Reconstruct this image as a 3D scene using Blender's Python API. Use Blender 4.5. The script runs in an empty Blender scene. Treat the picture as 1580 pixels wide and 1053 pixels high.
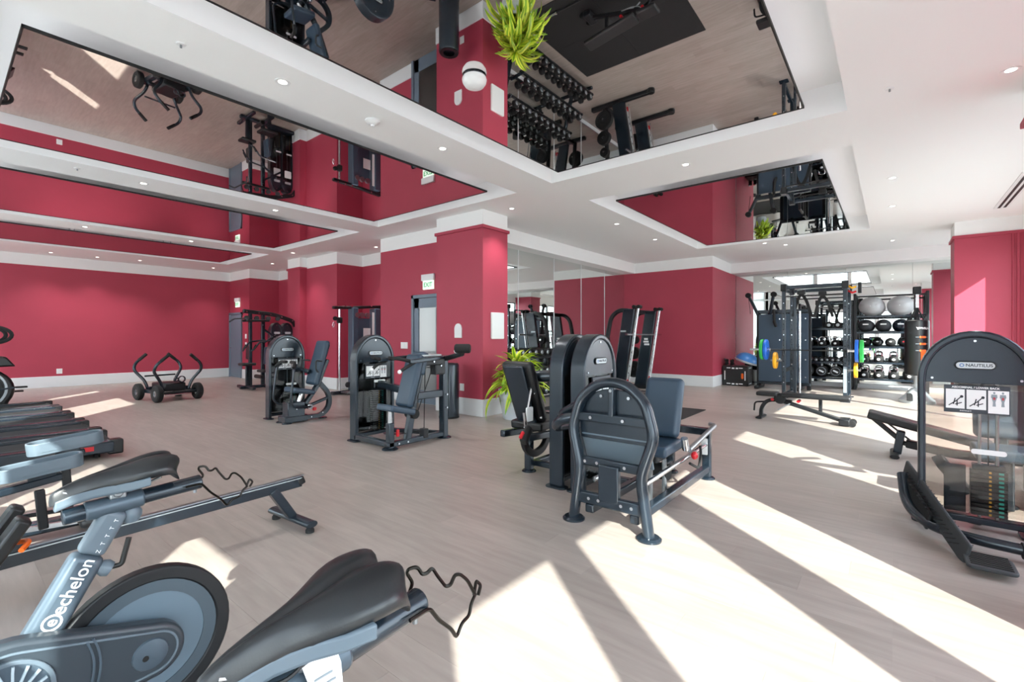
import bpy, math, random
from mathutils import Matrix, Vector
C = bpy.context.scene.collection
S = bpy.context.scene
random.seed(7)
# ---------------------------------------------------------------- camera, sky, sun, exposure
cam = bpy.data.objects.new('camera', bpy.data.cameras.new('camera')); C.objects.link(cam)
cam.location = (0, 0, 1.4)
cam.rotation_euler = (math.radians(90), 0, math.radians(39 - 90))
cam.data.sensor_width = 36; cam.data.lens = 725 / 1580 * 36; cam.data.shift_y = -7.5 / 1580
cam.data.clip_start = 0.02; cam.data.clip_end = 300
S.camera = cam
W = bpy.data.worlds.new('daylight'); S.world = W; W.use_nodes = True
nt = W.node_tree; bg = nt.nodes['Background']
tc = nt.nodes.new('ShaderNodeTexCoord'); sx = nt.nodes.new('ShaderNodeSeparateXYZ'); rp = nt.nodes.new('ShaderNodeValToRGB')
nt.links.new(tc.outputs['Generated'], sx.inputs[0]); nt.links.new(sx.outputs['Z'], rp.inputs[0]); nt.links.new(rp.outputs[0], bg.inputs[0])
rp.color_ramp.elements[0].color = (0.94, 0.97, 1.0, 1); rp.color_ramp.elements[1].color = (0.60, 0.75, 1.0, 1)
bg.inputs[1].default_value = 5.2
sun = bpy.data.objects.new('sun', bpy.data.lights.new('sun', 'SUN')); C.objects.link(sun)
sun.data.energy = 12.5; sun.data.angle = math.radians(0.53); sun.data.color = (1, 0.96, 0.9)
SUND = Vector((0.636, 0.772, -0.64))
sun.rotation_euler = SUND.to_track_quat('-Z', 'Y').to_euler()
vs = S.view_settings; vs.view_transform = 'Standard'; vs.look = 'None'; vs.gamma = 1; vs.use_curve_mapping = False
vs.exposure = 0.8
S.cycles.max_bounces = 10; S.cycles.diffuse_bounces = 6; S.cycles.glossy_bounces = 6; S.cycles.transparent_max_bounces = 12
S.cycles.sample_clamp_indirect = 6

# ---------------------------------------------------------------- helpers
def lin(h):
    h = h.lstrip('#'); o = []
    for i in (0, 2, 4):
        c = int(h[i:i + 2], 16) / 255; o.append(c / 12.92 if c <= .04045 else ((c + .055) / 1.055) ** 2.4)
    return o + [1]
MATS = {}
def mat(name, hexc, rough=.5, metal=0, var=0, scale=8, emit=0, bump=0, coat=0):
    m = bpy.data.materials.new(name); m.use_nodes = True; MATS[name] = m
    n = m.node_tree.nodes; l = m.node_tree.links; p = n['Principled BSDF']
    c = lin(hexc); p.inputs['Base Color'].default_value = c
    p.inputs['Roughness'].default_value = rough; p.inputs['Metallic'].default_value = metal
    if coat: p.inputs['Coat Weight'].default_value = coat; p.inputs['Coat Roughness'].default_value = .15
    if var or bump:
        t = n.new('ShaderNodeTexCoord'); k = n.new('ShaderNodeTexNoise'); k.inputs['Scale'].default_value = scale; k.inputs['Detail'].default_value = 4
        l.new(t.outputs['Object'], k.inputs['Vector'])
        if var:
            r = n.new('ShaderNodeValToRGB'); r.color_ramp.elements[0].position = .3; r.color_ramp.elements[1].position = .7
            r.color_ramp.elements[0].color = [x * (1 - var) for x in c[:3]] + [1]; r.color_ramp.elements[1].color = [min(1, x * (1 + var)) for x in c[:3]] + [1]
            l.new(k.outputs[0], r.inputs[0]); l.new(r.outputs[0], p.inputs['Base Color'])
        if bump:
            b = n.new('ShaderNodeBump'); b.inputs['Strength'].default_value = bump; b.inputs['Distance'].default_value = .002
            l.new(k.outputs[0], b.inputs['Height']); l.new(b.outputs[0], p.inputs['Normal'])
    if emit:
        p.inputs['Emission Color'].default_value = c; p.inputs['Emission Strength'].default_value = emit
    return m
def glassmat(name, tint, gloss=(1, 1, 1, 1), refl=.08):
    m = bpy.data.materials.new(name); m.use_nodes = True; MATS[name] = m
    n = m.node_tree.nodes; l = m.node_tree.links; n.clear()
    o = n.new('ShaderNodeOutputMaterial'); mx = n.new('ShaderNodeMixShader'); tr = n.new('ShaderNodeBsdfTransparent'); gl = n.new('ShaderNodeBsdfGlossy')
    lw = n.new('ShaderNodeLayerWeight'); pw = n.new('ShaderNodeMath'); pw.operation = 'POWER'; pw.inputs[1].default_value = 4
    fr = n.new('ShaderNodeMath'); fr.operation = 'MULTIPLY_ADD'; fr.inputs[1].default_value = .5; fr.inputs[2].default_value = refl / 2
    l.new(lw.outputs['Facing'], pw.inputs[0]); l.new(pw.outputs[0], fr.inputs[0])
    tr.inputs[0].default_value = tint; gl.inputs[0].default_value = gloss; gl.inputs['Roughness'].default_value = .01
    l.new(fr.outputs[0], mx.inputs[0]); l.new(tr.outputs[0], mx.inputs[1]); l.new(gl.outputs[0], mx.inputs[2]); l.new(mx.outputs[0], o.inputs[0])
    return m

def fillet(pts, r, n=5):
    pts = [Vector(p) for p in pts]
    if r <= 0 or len(pts) < 3: return pts
    out = [pts[0]]
    for a, b, c in zip(pts, pts[1:], pts[2:]):
        u = (a - b); v = (c - b); k = min(r, u.length * .49, v.length * .49)
        p0 = b + u.normalized() * k; p1 = b + v.normalized() * k
        for i in range(n + 1):
            t = i / n; out.append(p0 * (1 - t) ** 2 + b * 2 * t * (1 - t) + p1 * t * t)
    out.append(pts[-1]); return out

class M:
    def __init__(s, xf=None): s.v = []; s.f = []; s.xf = xf
    def add(s, vs, fs):
        n = len(s.v); s.v += [Vector(p) for p in vs]; s.f += [tuple(i + n for i in f) for f in fs]; return s
    def box(s, c, d, rot=None):
        x, y, z = d[0] / 2, d[1] / 2, d[2] / 2
        vs = [Vector(p) for p in [(-x, -y, -z), (x, -y, -z), (x, y, -z), (-x, y, -z), (-x, -y, z), (x, -y, z), (x, y, z), (-x, y, z)]]
        if rot is not None:
            R = rot if isinstance(rot, Matrix) else Matrix.Rotation(rot[0], 3, 'X') if rot[1:] == (0, 0) else (Matrix.Rotation(rot[2], 3, 'Z') @ Matrix.Rotation(rot[1], 3, 'Y') @ Matrix.Rotation(rot[0], 3, 'X'))
            vs = [R @ p for p in vs]
        return s.add([p + Vector(c) for p in vs], [(0, 3, 2, 1), (4, 5, 6, 7), (0, 1, 5, 4), (1, 2, 6, 5), (2, 3, 7, 6), (3, 0, 4, 7)])
    def b2(s, lo, hi): return s.box([(a + b) / 2 for a, b in zip(lo, hi)], [abs(b - a) for a, b in zip(lo, hi)])
    def sweep(s, pts, sec, up=None, closed=False, scale=None):
        pts = [Vector(p) for p in pts]; n = len(pts); k = len(sec); rings = []
        side = None
        for i, p in enumerate(pts):
            if closed: t = (pts[(i + 1) % n] - pts[i - 1]).normalized()
            else: t = (pts[min(i + 1, n - 1)] - pts[max(i - 1, 0)]).normalized()
            if up is not None:
                sd = t.cross(Vector(up))
                if sd.length < 1e-4: sd = side if side is not None else Vector((1, 0, 0))
                sd.normalize()
            elif side is None:
                sd = t.cross(Vector((0, 0, 1)))
                if sd.length < .05: sd = t.cross(Vector((0, 1, 0)))
                sd.normalize()
            else:
                sd = side - t * side.dot(t); sd.normalize()
            side = sd; w = sd.cross(t)
            m = scale[i] if scale else 1
            rings.append([p + sd * a * m + w * b * m for a, b in sec])
        vs = [q for r in rings for q in r]; fs = []
        for i in range(n if closed else n - 1):
            j = (i + 1) % n
            for a in range(k):
                b = (a + 1) % k; fs.append((i * k + a, j * k + a, j * k + b, i * k + b))
        if not closed: fs += [tuple(range(k)), tuple(range((n - 1) * k, n * k))[::-1]]
        return s.add(vs, fs)
    def tube(s, pts, r, n=10, fil=0, closed=False, scale=None):
        return s.sweep(fillet(pts, fil), [(r * math.cos(2 * math.pi * i / n), r * math.sin(2 * math.pi * i / n)) for i in range(n)], None, closed, scale)
    def bar(s, pts, w, h, up=(0, 0, 1), fil=0, closed=False):
        return s.sweep(fillet(pts, fil), [(-w / 2, -h / 2), (w / 2, -h / 2), (w / 2, h / 2), (-w / 2, h / 2)], up, closed)
    def oval(s, pts, w, h, up=(0, 0, 1), fil=0, n=12, scale=None):
        return s.sweep(fillet(pts, fil), [(w / 2 * math.cos(2 * math.pi * i / n), h / 2 * math.sin(2 * math.pi * i / n)) for i in range(n)], up, False, scale)
    def cyl(s, p, q, r, n=18, r2=None):
        return s.tube([p, q], r, n, scale=None if r2 is None else [1, r2 / r])
    def disc(s, x, y, z, r, h=.012, n=20): return s.cyl((x, y, z), (x, y, z + h), r, n, r * .88)
    def prism(s, poly, axis, a, b):
        def P(u, v, w): return {'x': (w, u, v), 'y': (u, w, v), 'z': (u, v, w)}[axis]
        k = len(poly); vs = [P(u, v, a) for u, v in poly] + [P(u, v, b) for u, v in poly]
        return s.add(vs, [tuple(range(k))[::-1], tuple(range(k, 2 * k))] + [(i, (i + 1) % k, k + (i + 1) % k, k + i) for i in range(k)])
    def ring(s, outer, inner, axis, a, b):
        def P(u, v, w): return {'x': (w, u, v), 'y': (u, w, v), 'z': (u, v, w)}[axis]
        k = len(outer); vs = [P(*p, a) for p in outer] + [P(*p, a) for p in inner] + [P(*p, b) for p in outer] + [P(*p, b) for p in inner]; fs = []
        for i in range(k):
            j = (i + 1) % k
            fs += [(i, k + i, k + j, j), (2 * k + i, 2 * k + j, 3 * k + j, 3 * k + i), (i, j, 2 * k + j, 2 * k + i), (k + i, 3 * k + i, 3 * k + j, k + j)]
        return s.add(vs, fs)
    def lathe(s, prof, c, axis=(0, 0, 1), n=24):
        q = Vector((0, 0, 1)).rotation_difference(Vector(axis)); c = Vector(c); k = len(prof); vs = []; fs = []
        for i in range(n):
            a = 2 * math.pi * i / n
            for r, z in prof: vs.append(c + q @ Vector((r * math.cos(a), r * math.sin(a), z)))
        for i in range(n):
            j = (i + 1) % n
            for a in range(k - 1): fs.append((i * k + a, j * k + a, j * k + a + 1, i * k + a + 1))
        return s.add(vs, fs)
    def ell(s, c, r, nu=16, nv=10):
        if not hasattr(r, '__len__'): r = (r, r, r)
        vs = [(c[0], c[1], c[2] - r[2])]; fs = []
        for j in range(1, nv):
            t = math.pi * j / nv
            for i in range(nu):
                a = 2 * math.pi * i / nu; vs.append((c[0] + r[0] * math.sin(t) * math.cos(a), c[1] + r[1] * math.sin(t) * math.sin(a), c[2] - r[2] * math.cos(t)))
        vs.append((c[0], c[1], c[2] + r[2])); L = len(vs) - 1
        for i in range(nu):
            k = (i + 1) % nu; fs.append((0, 1 + k, 1 + i)); b = 1 + (nv - 2) * nu; fs.append((L, b + i, b + k))
            for j in range(nv - 2):
                a = 1 + j * nu; fs.append((a + i, a + k, a + nu + k, a + nu + i))
        return s.add(vs, fs)
    def build(s, name, m, parent=None, bevel=0, seg=2, ang=35, loc=None, sub=0, label=None):
        off = Vector(loc) if loc is not None else Vector((0, 0, 0))
        rt = parent; XI = None
        if parent is not None:
            while rt.parent is not None: rt = rt.parent
            off = Vector(rt.location)
        vs = s.v if s.xf is None else [s.xf @ p for p in s.v]
        me = bpy.data.meshes.new(name); me.from_pydata([p - off for p in vs], [], s.f); me.update()
        import bmesh
        bm = bmesh.new(); bm.from_mesh(me); bmesh.ops.recalc_face_normals(bm, faces=bm.faces); bm.to_mesh(me); bm.free()
        me.shade_smooth(); me.set_sharp_from_angle(angle=math.radians(ang))
        me.materials.append(MATS[m] if isinstance(m, str) else m)
        o = bpy.data.objects.new(name, me); C.objects.link(o)
        if parent is not None: o.parent = parent
        elif loc is not None: o.location = off
        if bevel:
            b = o.modifiers.new('bevel', 'BEVEL'); b.width = bevel; b.segments = seg; b.limit_method = 'ANGLE'; b.angle_limit = math.radians(35); b.harden_normals = False
        if sub:
            b = o.modifiers.new('sub', 'SUBSURF'); b.levels = sub; b.render_levels = sub
        if label: o['label'] = label
        return o

def thing(name, label, cat, loc=(0, 0, 0), rz=0, group=None):
    o = bpy.data.objects.new(name, None); C.objects.link(o); o.empty_display_size = .1
    o.location = loc; o.rotation_euler = (0, 0, rz); o['label'] = label; o['category'] = cat
    if group: o['group'] = group
    return o
def tag(o, label, cat, group=None):
    o['label'] = label; o['category'] = cat
    if group: o['group'] = group
    return o
def struct(o): o['kind'] = 'structure'; return o
def dup(src, loc, rz=0, label=None, parent=None):
    r = src.copy(); C.objects.link(r); r.location = loc; r.rotation_euler = (0, 0, rz)
    if label: r['label'] = label
    for ch in list(src.children):
        c = ch.copy(); C.objects.link(c); c.parent = r
        for g in ch.children:
            d = g.copy(); C.objects.link(d); d.parent = c
    return r
def text(body, size, loc, R, m, parent, name='lettering', ext=.0006, bold=0):
    cu = bpy.data.curves.new(name, 'FONT'); cu.body = body; cu.size = size; cu.align_x = 'CENTER'; cu.align_y = 'CENTER'; cu.extrude = ext; cu.offset = bold
    t = bpy.data.objects.new('t', cu); C.objects.link(t); dg = bpy.context.evaluated_depsgraph_get(); dg.update()
    me = bpy.data.meshes.new_from_object(t.evaluated_get(dg)); bpy.data.objects.remove(t); bpy.data.curves.remove(cu)
    me.materials.clear(); me.materials.append(MATS[m]); me.name = name; o = bpy.data.objects.new(name, me); C.objects.link(o)
    rt = parent
    while rt.parent is not None: rt = rt.parent
    o.parent = parent; o.matrix_local = Matrix.Translation(Vector(loc) - Vector(rt.location)) @ R.to_4x4()
    return o
def face(nx, ny, tilt=0):
    """rotation that turns a text (in XY, facing +Z) upright, facing direction (nx, ny)"""
    return Matrix.Rotation(math.atan2(ny, nx) + math.pi / 2, 3, 'Z') @ Matrix.Rotation(math.pi / 2, 3, 'X') @ Matrix.Rotation(tilt, 3, 'Z')
PI = math.pi
def circ(cx, cy, r, n=24, ry=None, a0=0, a1=2 * PI, end=False):
    ry = ry or r; k = n if not end else n - 1
    return [(cx + r * math.cos(a0 + (a1 - a0) * i / k), cy + ry * math.sin(a0 + (a1 - a0) * i / k)) for i in range(n)]
def rrect(x0, y0, x1, y1, r, n=5):
    o = []
    for cx, cy, a in ((x1 - r, y1 - r, 0), (x0 + r, y1 - r, PI / 2), (x0 + r, y0 + r, PI), (x1 - r, y0 + r, 1.5 * PI)):
        o += [(cx + r * math.cos(a + PI / 2 * i / n), cy + r * math.sin(a + PI / 2 * i / n)) for i in range(n + 1)]
    return o

# ---------------------------------------------------------------- materials
mat('red_paint', '#ad3b51', .55, var=.03, scale=2)
mat('white_paint', '#f3f4f4', .7)
mat('white_trim', '#e2e6e8', .45)
mat('metal', '#1f2b36', .27, .35, bump=.1, scale=400, coat=.35)
mat('metal_dark', '#16191d', .42, .2)
mat('silver_frame', '#59636c', .3, .6)
mat('chrome', '#d9dce0', .14, 1)
mat('steel', '#9aa0a5', .3, .9)
mat('vinyl', '#2d4052', .42, bump=.25, scale=260)
mat('vinyl_black', '#15171a', .4, bump=.2, scale=260)
mat('rubber', '#121315', .75, bump=.3, scale=200)
mat('rubber_grey', '#33373b', .7, bump=.3, scale=200)
mat('black', '#08090a', .5)
mat('plastic_black', '#0f1114', .35)
mat('plastic_grey', '#5c6a75', .4)
mat('plastic_silver', '#b8c0c4', .35, .4)
mat('label_white', '#e8ecee', .5)
mat('label_grey', '#8b979f', .4, .3)
mat('ink', '#1b2430', .6)
mat('ink_blue', '#2f5f9a', .5)
mat('ink_red', '#b0404a', .5)
mat('white_plastic', '#e9ebec', .4)
mat('red_plastic', '#c01522', .35)
mat('orange', '#e8650f', .45)
mat('yellow', '#f2b01e', .45)
mat('blue', '#1263c6', .4)
mat('green', '#2cb04f', .4)
mat('brass', '#d8a640', .4, .3)
mat('teal', '#2fa79b', .5)
mat('ball_grey', '#b4b8bb', .2)
mat('dome_blue', '#3f7fc4', .3)
mat('leaf', '#7fb51e', .45, var=.3, scale=6)
mat('leaf_yellow', '#d2d63a', .45, var=.15, scale=6)
mat('stem', '#5d7a1e', .6)
mat('pot', '#d5dde4', .4)
mat('soil', '#2b2019', .9, var=.3, scale=40)
mat('column_blue', '#46586a', .35, .2)
mat('door_paint', '#6c7c8c', .4)
mat('frame_dark', '#3a4149', .4, .3)
mat('screen', '#050607', .12)
mat('door_glass', '#0b0e10', .02, coat=1)
mat('exit_green', '#1fa85a', .5)
mat('lamp_lens', '#fff8ea', .4, emit=6)
mat('sign_glow', '#dff7e6', .4, emit=.5)
mat('concrete', '#7a7976', .8, var=.08, scale=3)
mat('wood', '#b98a55', .5, var=.15, scale=12)
def fill_blindmat():  # translucent cloth for the added blinds that spread daylight inside
    m = bpy.data.materials.new('fill_blind_fabric'); m.use_nodes = True; MATS['fill_blind_fabric'] = m
    n = m.node_tree.nodes; l = m.node_tree.links; n.clear(); o = n.new('ShaderNodeOutputMaterial'); x = n.new('ShaderNodeMixShader'); x.inputs[0].default_value = .6
    a = n.new('ShaderNodeBsdfDiffuse'); b = n.new('ShaderNodeBsdfTranslucent'); a.inputs[0].default_value = (.85, .85, .84, 1); b.inputs[0].default_value = (.9, .9, .89, 1)
    l.new(a.outputs[0], x.inputs[1]); l.new(b.outputs[0], x.inputs[2]); l.new(x.outputs[0], o.inputs[0])
fill_blindmat()
mat('added_coffer_glow', '#f6f8ff', .5, emit=2)  # emission for the hidden strips added inside the coffers
mat('mirror', '#e6ebe9', .005, 1)
mat('film', '#e4dedc', .012, 1)
mat('back_panel', '#0b0d0f', .25)
glassmat('window_glass', (.93, .96, .95, 1))
glassmat('acrylic', (.90, .885, .86, 1))
glassmat('acrylic_dark', (.66, .67, .68, 1), refl=.05)
def floor_mat(name, inst):
    m = bpy.data.materials.new(name); m.use_nodes = True; MATS[name] = m
    n = m.node_tree.nodes; l = m.node_tree.links; p = n['Principled BSDF']; p.inputs['Roughness'].default_value = .33
    g = n.new('ShaderNodeNewGeometry'); mp = n.new('ShaderNodeMapping'); mp.inputs['Scale'].default_value = (9, 1.1, 1)
    l.new(g.outputs['Position'], mp.inputs[0])
    k = n.new('ShaderNodeTexNoise'); k.inputs['Scale'].default_value = 2.2; k.inputs['Detail'].default_value = 6; l.new(mp.outputs[0], k.inputs['Vector'])
    r = n.new('ShaderNodeValToRGB'); r.color_ramp.elements[0].position = .32; r.color_ramp.elements[1].position = .7
    r.color_ramp.elements[0].color = lin('#988e87'); r.color_ramp.elements[1].color = lin('#a69c95'); l.new(k.outputs[0], r.inputs[0])
    hs = n.new('ShaderNodeHueSaturation'); l.new(r.outputs[0], hs.inputs['Color']); l.new(hs.outputs[0], p.inputs['Base Color'])
    mr = n.new('ShaderNodeMapRange'); mr.inputs[3].default_value = .93; mr.inputs[4].default_value = 1.07
    if inst:
        oi = n.new('ShaderNodeObjectInfo'); l.new(oi.outputs['Random'], mr.inputs[0])
    else:
        sp = n.new('ShaderNodeSeparateXYZ'); l.new(g.outputs['Position'], sp.inputs[0])
        def mt(op, a, b=None):
            q = n.new('ShaderNodeMath'); q.operation = op
            if hasattr(a, 'links'): l.new(a, q.inputs[0])
            else: q.inputs[0].default_value = a
            if b is not None:
                if hasattr(b, 'links'): l.new(b, q.inputs[1])
                else: q.inputs[1].default_value = b
            return q.outputs[0]
        row = mt('FLOOR', mt('DIVIDE', sp.outputs['X'], .2)); wn = n.new('ShaderNodeTexWhiteNoise'); wn.noise_dimensions = '1D'; l.new(row, wn.inputs['W'])
        col = mt('FLOOR', mt('ADD', mt('DIVIDE', sp.outputs['Y'], 1.22), wn.outputs['Value']))
        w2 = n.new('ShaderNodeTexWhiteNoise'); w2.noise_dimensions = '2D'; cb = n.new('ShaderNodeCombineXYZ'); l.new(row, cb.inputs[0]); l.new(col, cb.inputs[1]); l.new(cb.outputs[0], w2.inputs['Vector'])
        l.new(w2.outputs['Value'], mr.inputs[0])
    l.new(mr.outputs[0], hs.inputs['Value'])
floor_mat('plank', True); floor_mat('floor_far', False)
# ---------------------------------------------------------------- room shell
RZ, CZ = 3.3, 3.6
YW, XW1, XW2, XE, YS = 17.9, -1.5, -0.9, 15.85, -1.9
# floor: one slab with a pit of loose-laid planks near the camera, the material carries the pattern beyond
NX0, NX1, NY0, NY1 = -0.2, 6.0, 0.0, 9.76
fl = M()
for lo, hi in (((XW1, YS, -.2), (NX0, YW, 0)), ((NX1, YS, -.2), (XE, YW, 0)), ((NX0, YS, -.2), (NX1, NY0, 0)), ((NX0, NY1, -.2), (NX1, YW, 0)), ((NX0, NY0, -.2), (NX1, NY1, -.008))):
    fl.b2(lo, hi)
floor = struct(fl.build('floor', 'floor_far'))
pl = {}
def plank(x, y0, y1):
    k = round(y1 - y0, 2)
    if k not in pl:
        pl[k] = M().b2((-0.0997, -k / 2 + .0003, 0), (0.0997, k / 2 - .0003, .008)).build('plank', 'plank', bevel=.0003, seg=1); o = pl[k]
    else:
        o = pl[k].copy(); C.objects.link(o)
    o.parent = floor; o.location = (x, (y0 + y1) / 2, -.008)
offs = [0, .41, .81, .2, .61]
for i in range(int(round((NX1 - NX0) / .2))):
    x = NX0 + .1 + .2 * i; y = NY0; nxt = NY0 + (offs[i % 5] or 1.22)
    if NY1 - nxt < 0: continue
    while y < NY1 - .001:
        plank(x, y, min(nxt, NY1)); y = min(nxt, NY1); nxt = y + 1.22
        if NY1 - nxt < .02: nxt = NY1
# ceiling with coffers
mir = [(.4, 4.8, 5.33, 7.72), (.4, 9.06, 5.37, 12.0), (.4, 13.36, 5.4, 15.58), (.4, .66, 5.29, 3.49), (7.01, .68, 11.82, 3.5)]
G = .32
holes = [(a - G, b - G, c + G, d + G) for a, b, c, d in mir]
xs = sorted({XW1, XE, XW2} | {h[0] for h in holes} | {h[2] for h in holes}); ys = sorted({YS, YW, 6.0} | {h[1] for h in holes} | {h[3] for h in holes})
ce = M()
for x0, x1 in zip(xs, xs[1:]):
    for y0, y1 in zip(ys, ys[1:]):
        cx, cy = (x0 + x1) / 2, (y0 + y1) / 2
        if cx < XW2 and cy > 6: continue
        if not any(h[0] < cx < h[2] and h[1] < cy < h[3] for h in holes):
            ce.add([(x0, y0, CZ), (x1, y0, CZ), (x1, y1, CZ), (x0, y1, CZ)], [(0, 1, 2, 3)])
for x0, y0, x1, y1 in holes:
    z0, z1 = CZ, CZ + .3
    ce.add([(x0, y0, z0), (x1, y0, z0), (x1, y1, z0), (x0, y1, z0), (x0, y0, z1), (x1, y0, z1), (x1, y1, z1), (x0, y1, z1)], [(0, 1, 5, 4), (1, 2, 6, 5), (2, 3, 7, 6), (3, 0, 4, 7), (4, 5, 6, 7)])
ceiling = struct(ce.build('ceiling', 'white_paint'))
struct(M().b2((XW2 - .1, YS - .12, 4.0), (XE + .3, YW + .3, 4.15)).b2((XW1 - .1, YS - .12, 4.0), (XW2 - .1, 6.1, 4.15)).build('roof_sun_block', 'concrete'))  # unseen slab added above the ceiling to block the sun
where = ['in the second tray from the column wall towards the left', 'in the third tray over the treadmill end', 'in the farthest tray by the long red wall', 'in the large tray over the middle of the room, nearest the camera', 'in the small tray at right, before the far racks']
where = ['over the push sled side of the room, largest of the left trays', 'in the middle tray of the left row', 'in the narrow tray nearest the long red wall', 'overhead in front, reflecting the plant and dumbbells', 'in the right-hand tray, reflecting the red wall corner']
for (a, b, c, d), w in zip(mir, where):
    r = thing('ceiling_mirror', 'reflective ceiling panel ' + w, 'ceiling mirror', ((a + c) / 2, (b + d) / 2, CZ), 0, 'reflective ceiling panels')
    M().b2((a + .012, b + .012, CZ), (c - .012, d - .012, CZ + .015)).build('film', 'film', r)
    e = M()
    for lo, hi in (((a, b), (c, b + .012)), ((a, d - .012), (c, d)), ((a, b), (a + .012, d)), ((c - .012, b), (c, d))): e.b2(lo + (CZ - .004,), hi + (CZ + .02,))
    e.build('edge_trim', 'black', r)
    for lo, hi in (((a + .1, b + .06), (c - .1, b + .09)), ((a + .1, d - .09), (c - .1, d - .06)), ((a + .06, b + .1), (a + .09, d - .1)), ((c - .09, b + .1), (c - .06, d - .1))):
        M().b2(lo + (CZ + .016,), hi + (CZ + .03,)).build('added_glow_strip', 'added_coffer_glow', r)  # hidden glowing strips added to brighten the gaps around the panels
    for x in ((a + c) / 2 - .9, (a + c) / 2 + .9):
        for y in ((b + d) / 2 - .3, (b + d) / 2 + .3): M().cyl((x, y, CZ + .015), (x, y, CZ + .3), .008, 6).build('hanger_rod', 'steel', r)
# walls: red below, white band above
def wall(name, lo, hi, red=True, base=None, ledge=False):
    """an upright block of wall from the floor to the ceiling"""
    if red:
        w = struct(M().b2((lo[0], lo[1], 0), (hi[0], hi[1], RZ)).build(name, 'red_paint'))
        struct(M().b2((lo[0], lo[1], RZ), (hi[0], hi[1], CZ)).build('trim_band', 'white_paint'))
    else:
        w = struct(M().b2((lo[0], lo[1], 0), (hi[0], hi[1], CZ)).build(name, 'white_paint'))
    if ledge:
        e = .03
        struct(M().b2((lo[0] - e, lo[1] - e, RZ - .02), (hi[0] + e, hi[1] + e, RZ + .035)).build('trim_ledge', 'red_paint', bevel=.006))
    if base:
        e = .014
        struct(M().b2((lo[0] - e, lo[1] - e, 0), (hi[0] + e, hi[1] + e, .3)).build(base, 'white_trim', bevel=.006))
    return w
wall('wall_north', (XW2, YW), (7.7, YW + .2), base='baseboard_north')
wall('wall_door', (6.52, 16.3), (7.7, YW), base='baseboard_door')
wall('wall_alcove', (7.47, 13.57), (7.7, 16.3), base='baseboard_alcove')
wall('wall_pilaster', (6.47, 12.86), (7.7, 13.57), base='baseboard_pilaster', ledge=True)
wall('wall_bay', (6.66, 11.28), (7.7, 12.86), base='baseboard_bay')
wall('wall_recess', (7.42, 9.04), (7.7, 11.28), base='baseboard_recess')
wall('wall_exit', (6.42, 6.7), (7.7, 9.04), base='baseboard_exit')
wall('wall_column', (5.99, 5.5), (6.66, 6.68), base='baseboard_column', ledge=True)
wall('wall_mirror', (6.66, 6.44), (13.6, 6.64), base=None)
wall('wall_centre', (13.43, 3.82), (XE + .2, 6.44), base='baseboard_centre')
wall('wall_east', (XE + .02, YS), (XE + .2, 3.82), red=False)
# bulkheads over the wall mirrors
struct(M().b2((6.66, 6.08, RZ), (13.43, 6.44, CZ)).build('trim_bulkhead', 'white_paint', bevel=.004))
struct(M().b2((15.3, YS, RZ), (XE + .02, 3.82, CZ)).build('trim_bulkhead', 'white_paint', bevel=.004))
# mirror sheets on the two walls, each sheet a part
mw = thing('wall_mirror_panel', 'tall wall mirror in joined sheets behind the dumbbell rack', 'mirror', (10, 6.43, .12))
edges = [6.68, 8.15, 9.56, 10.85, 12.15, 13.42]
for a, b in zip(edges, edges[1:]):
    M().b2((a + .003, 6.425, .12), (b - .003, 6.44, RZ)).build('sheet', 'mirror', mw)
for a in edges[1:-1]: M().b2((a - .008, 6.418, .12), (a + .008, 6.426, RZ)).build('joint_strip', 'white_trim', mw)
M().b2((6.67, 6.42, .1), (13.42, 6.44, .12)).build('bottom_channel', 'steel', mw)
mw = thing('wall_mirror_panel', 'tall wall mirror in joined sheets behind the ball racks', 'mirror', (XE, 1, .12))
for a, b in zip([-1.75, -.4, 1.0, 2.4], [-.4, 1.0, 2.4, 3.81]):
    M().b2((XE, a + .003, .12), (XE + .015, b - .003, RZ)).build('sheet', 'mirror', mw)
M().b2((XE, -1.75, .1), (XE + .02, 3.81, .12)).build('bottom_channel', 'steel', mw)
struct(M().b2((XE + .004, YS, 0), (XE + .02, 3.82, .1)).build('baseboard_east', 'white_trim'))
struct(M().b2((6.67, 6.425, 0), (13.42, 6.44, .1)).build('baseboard_mirror', 'white_trim'))
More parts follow.
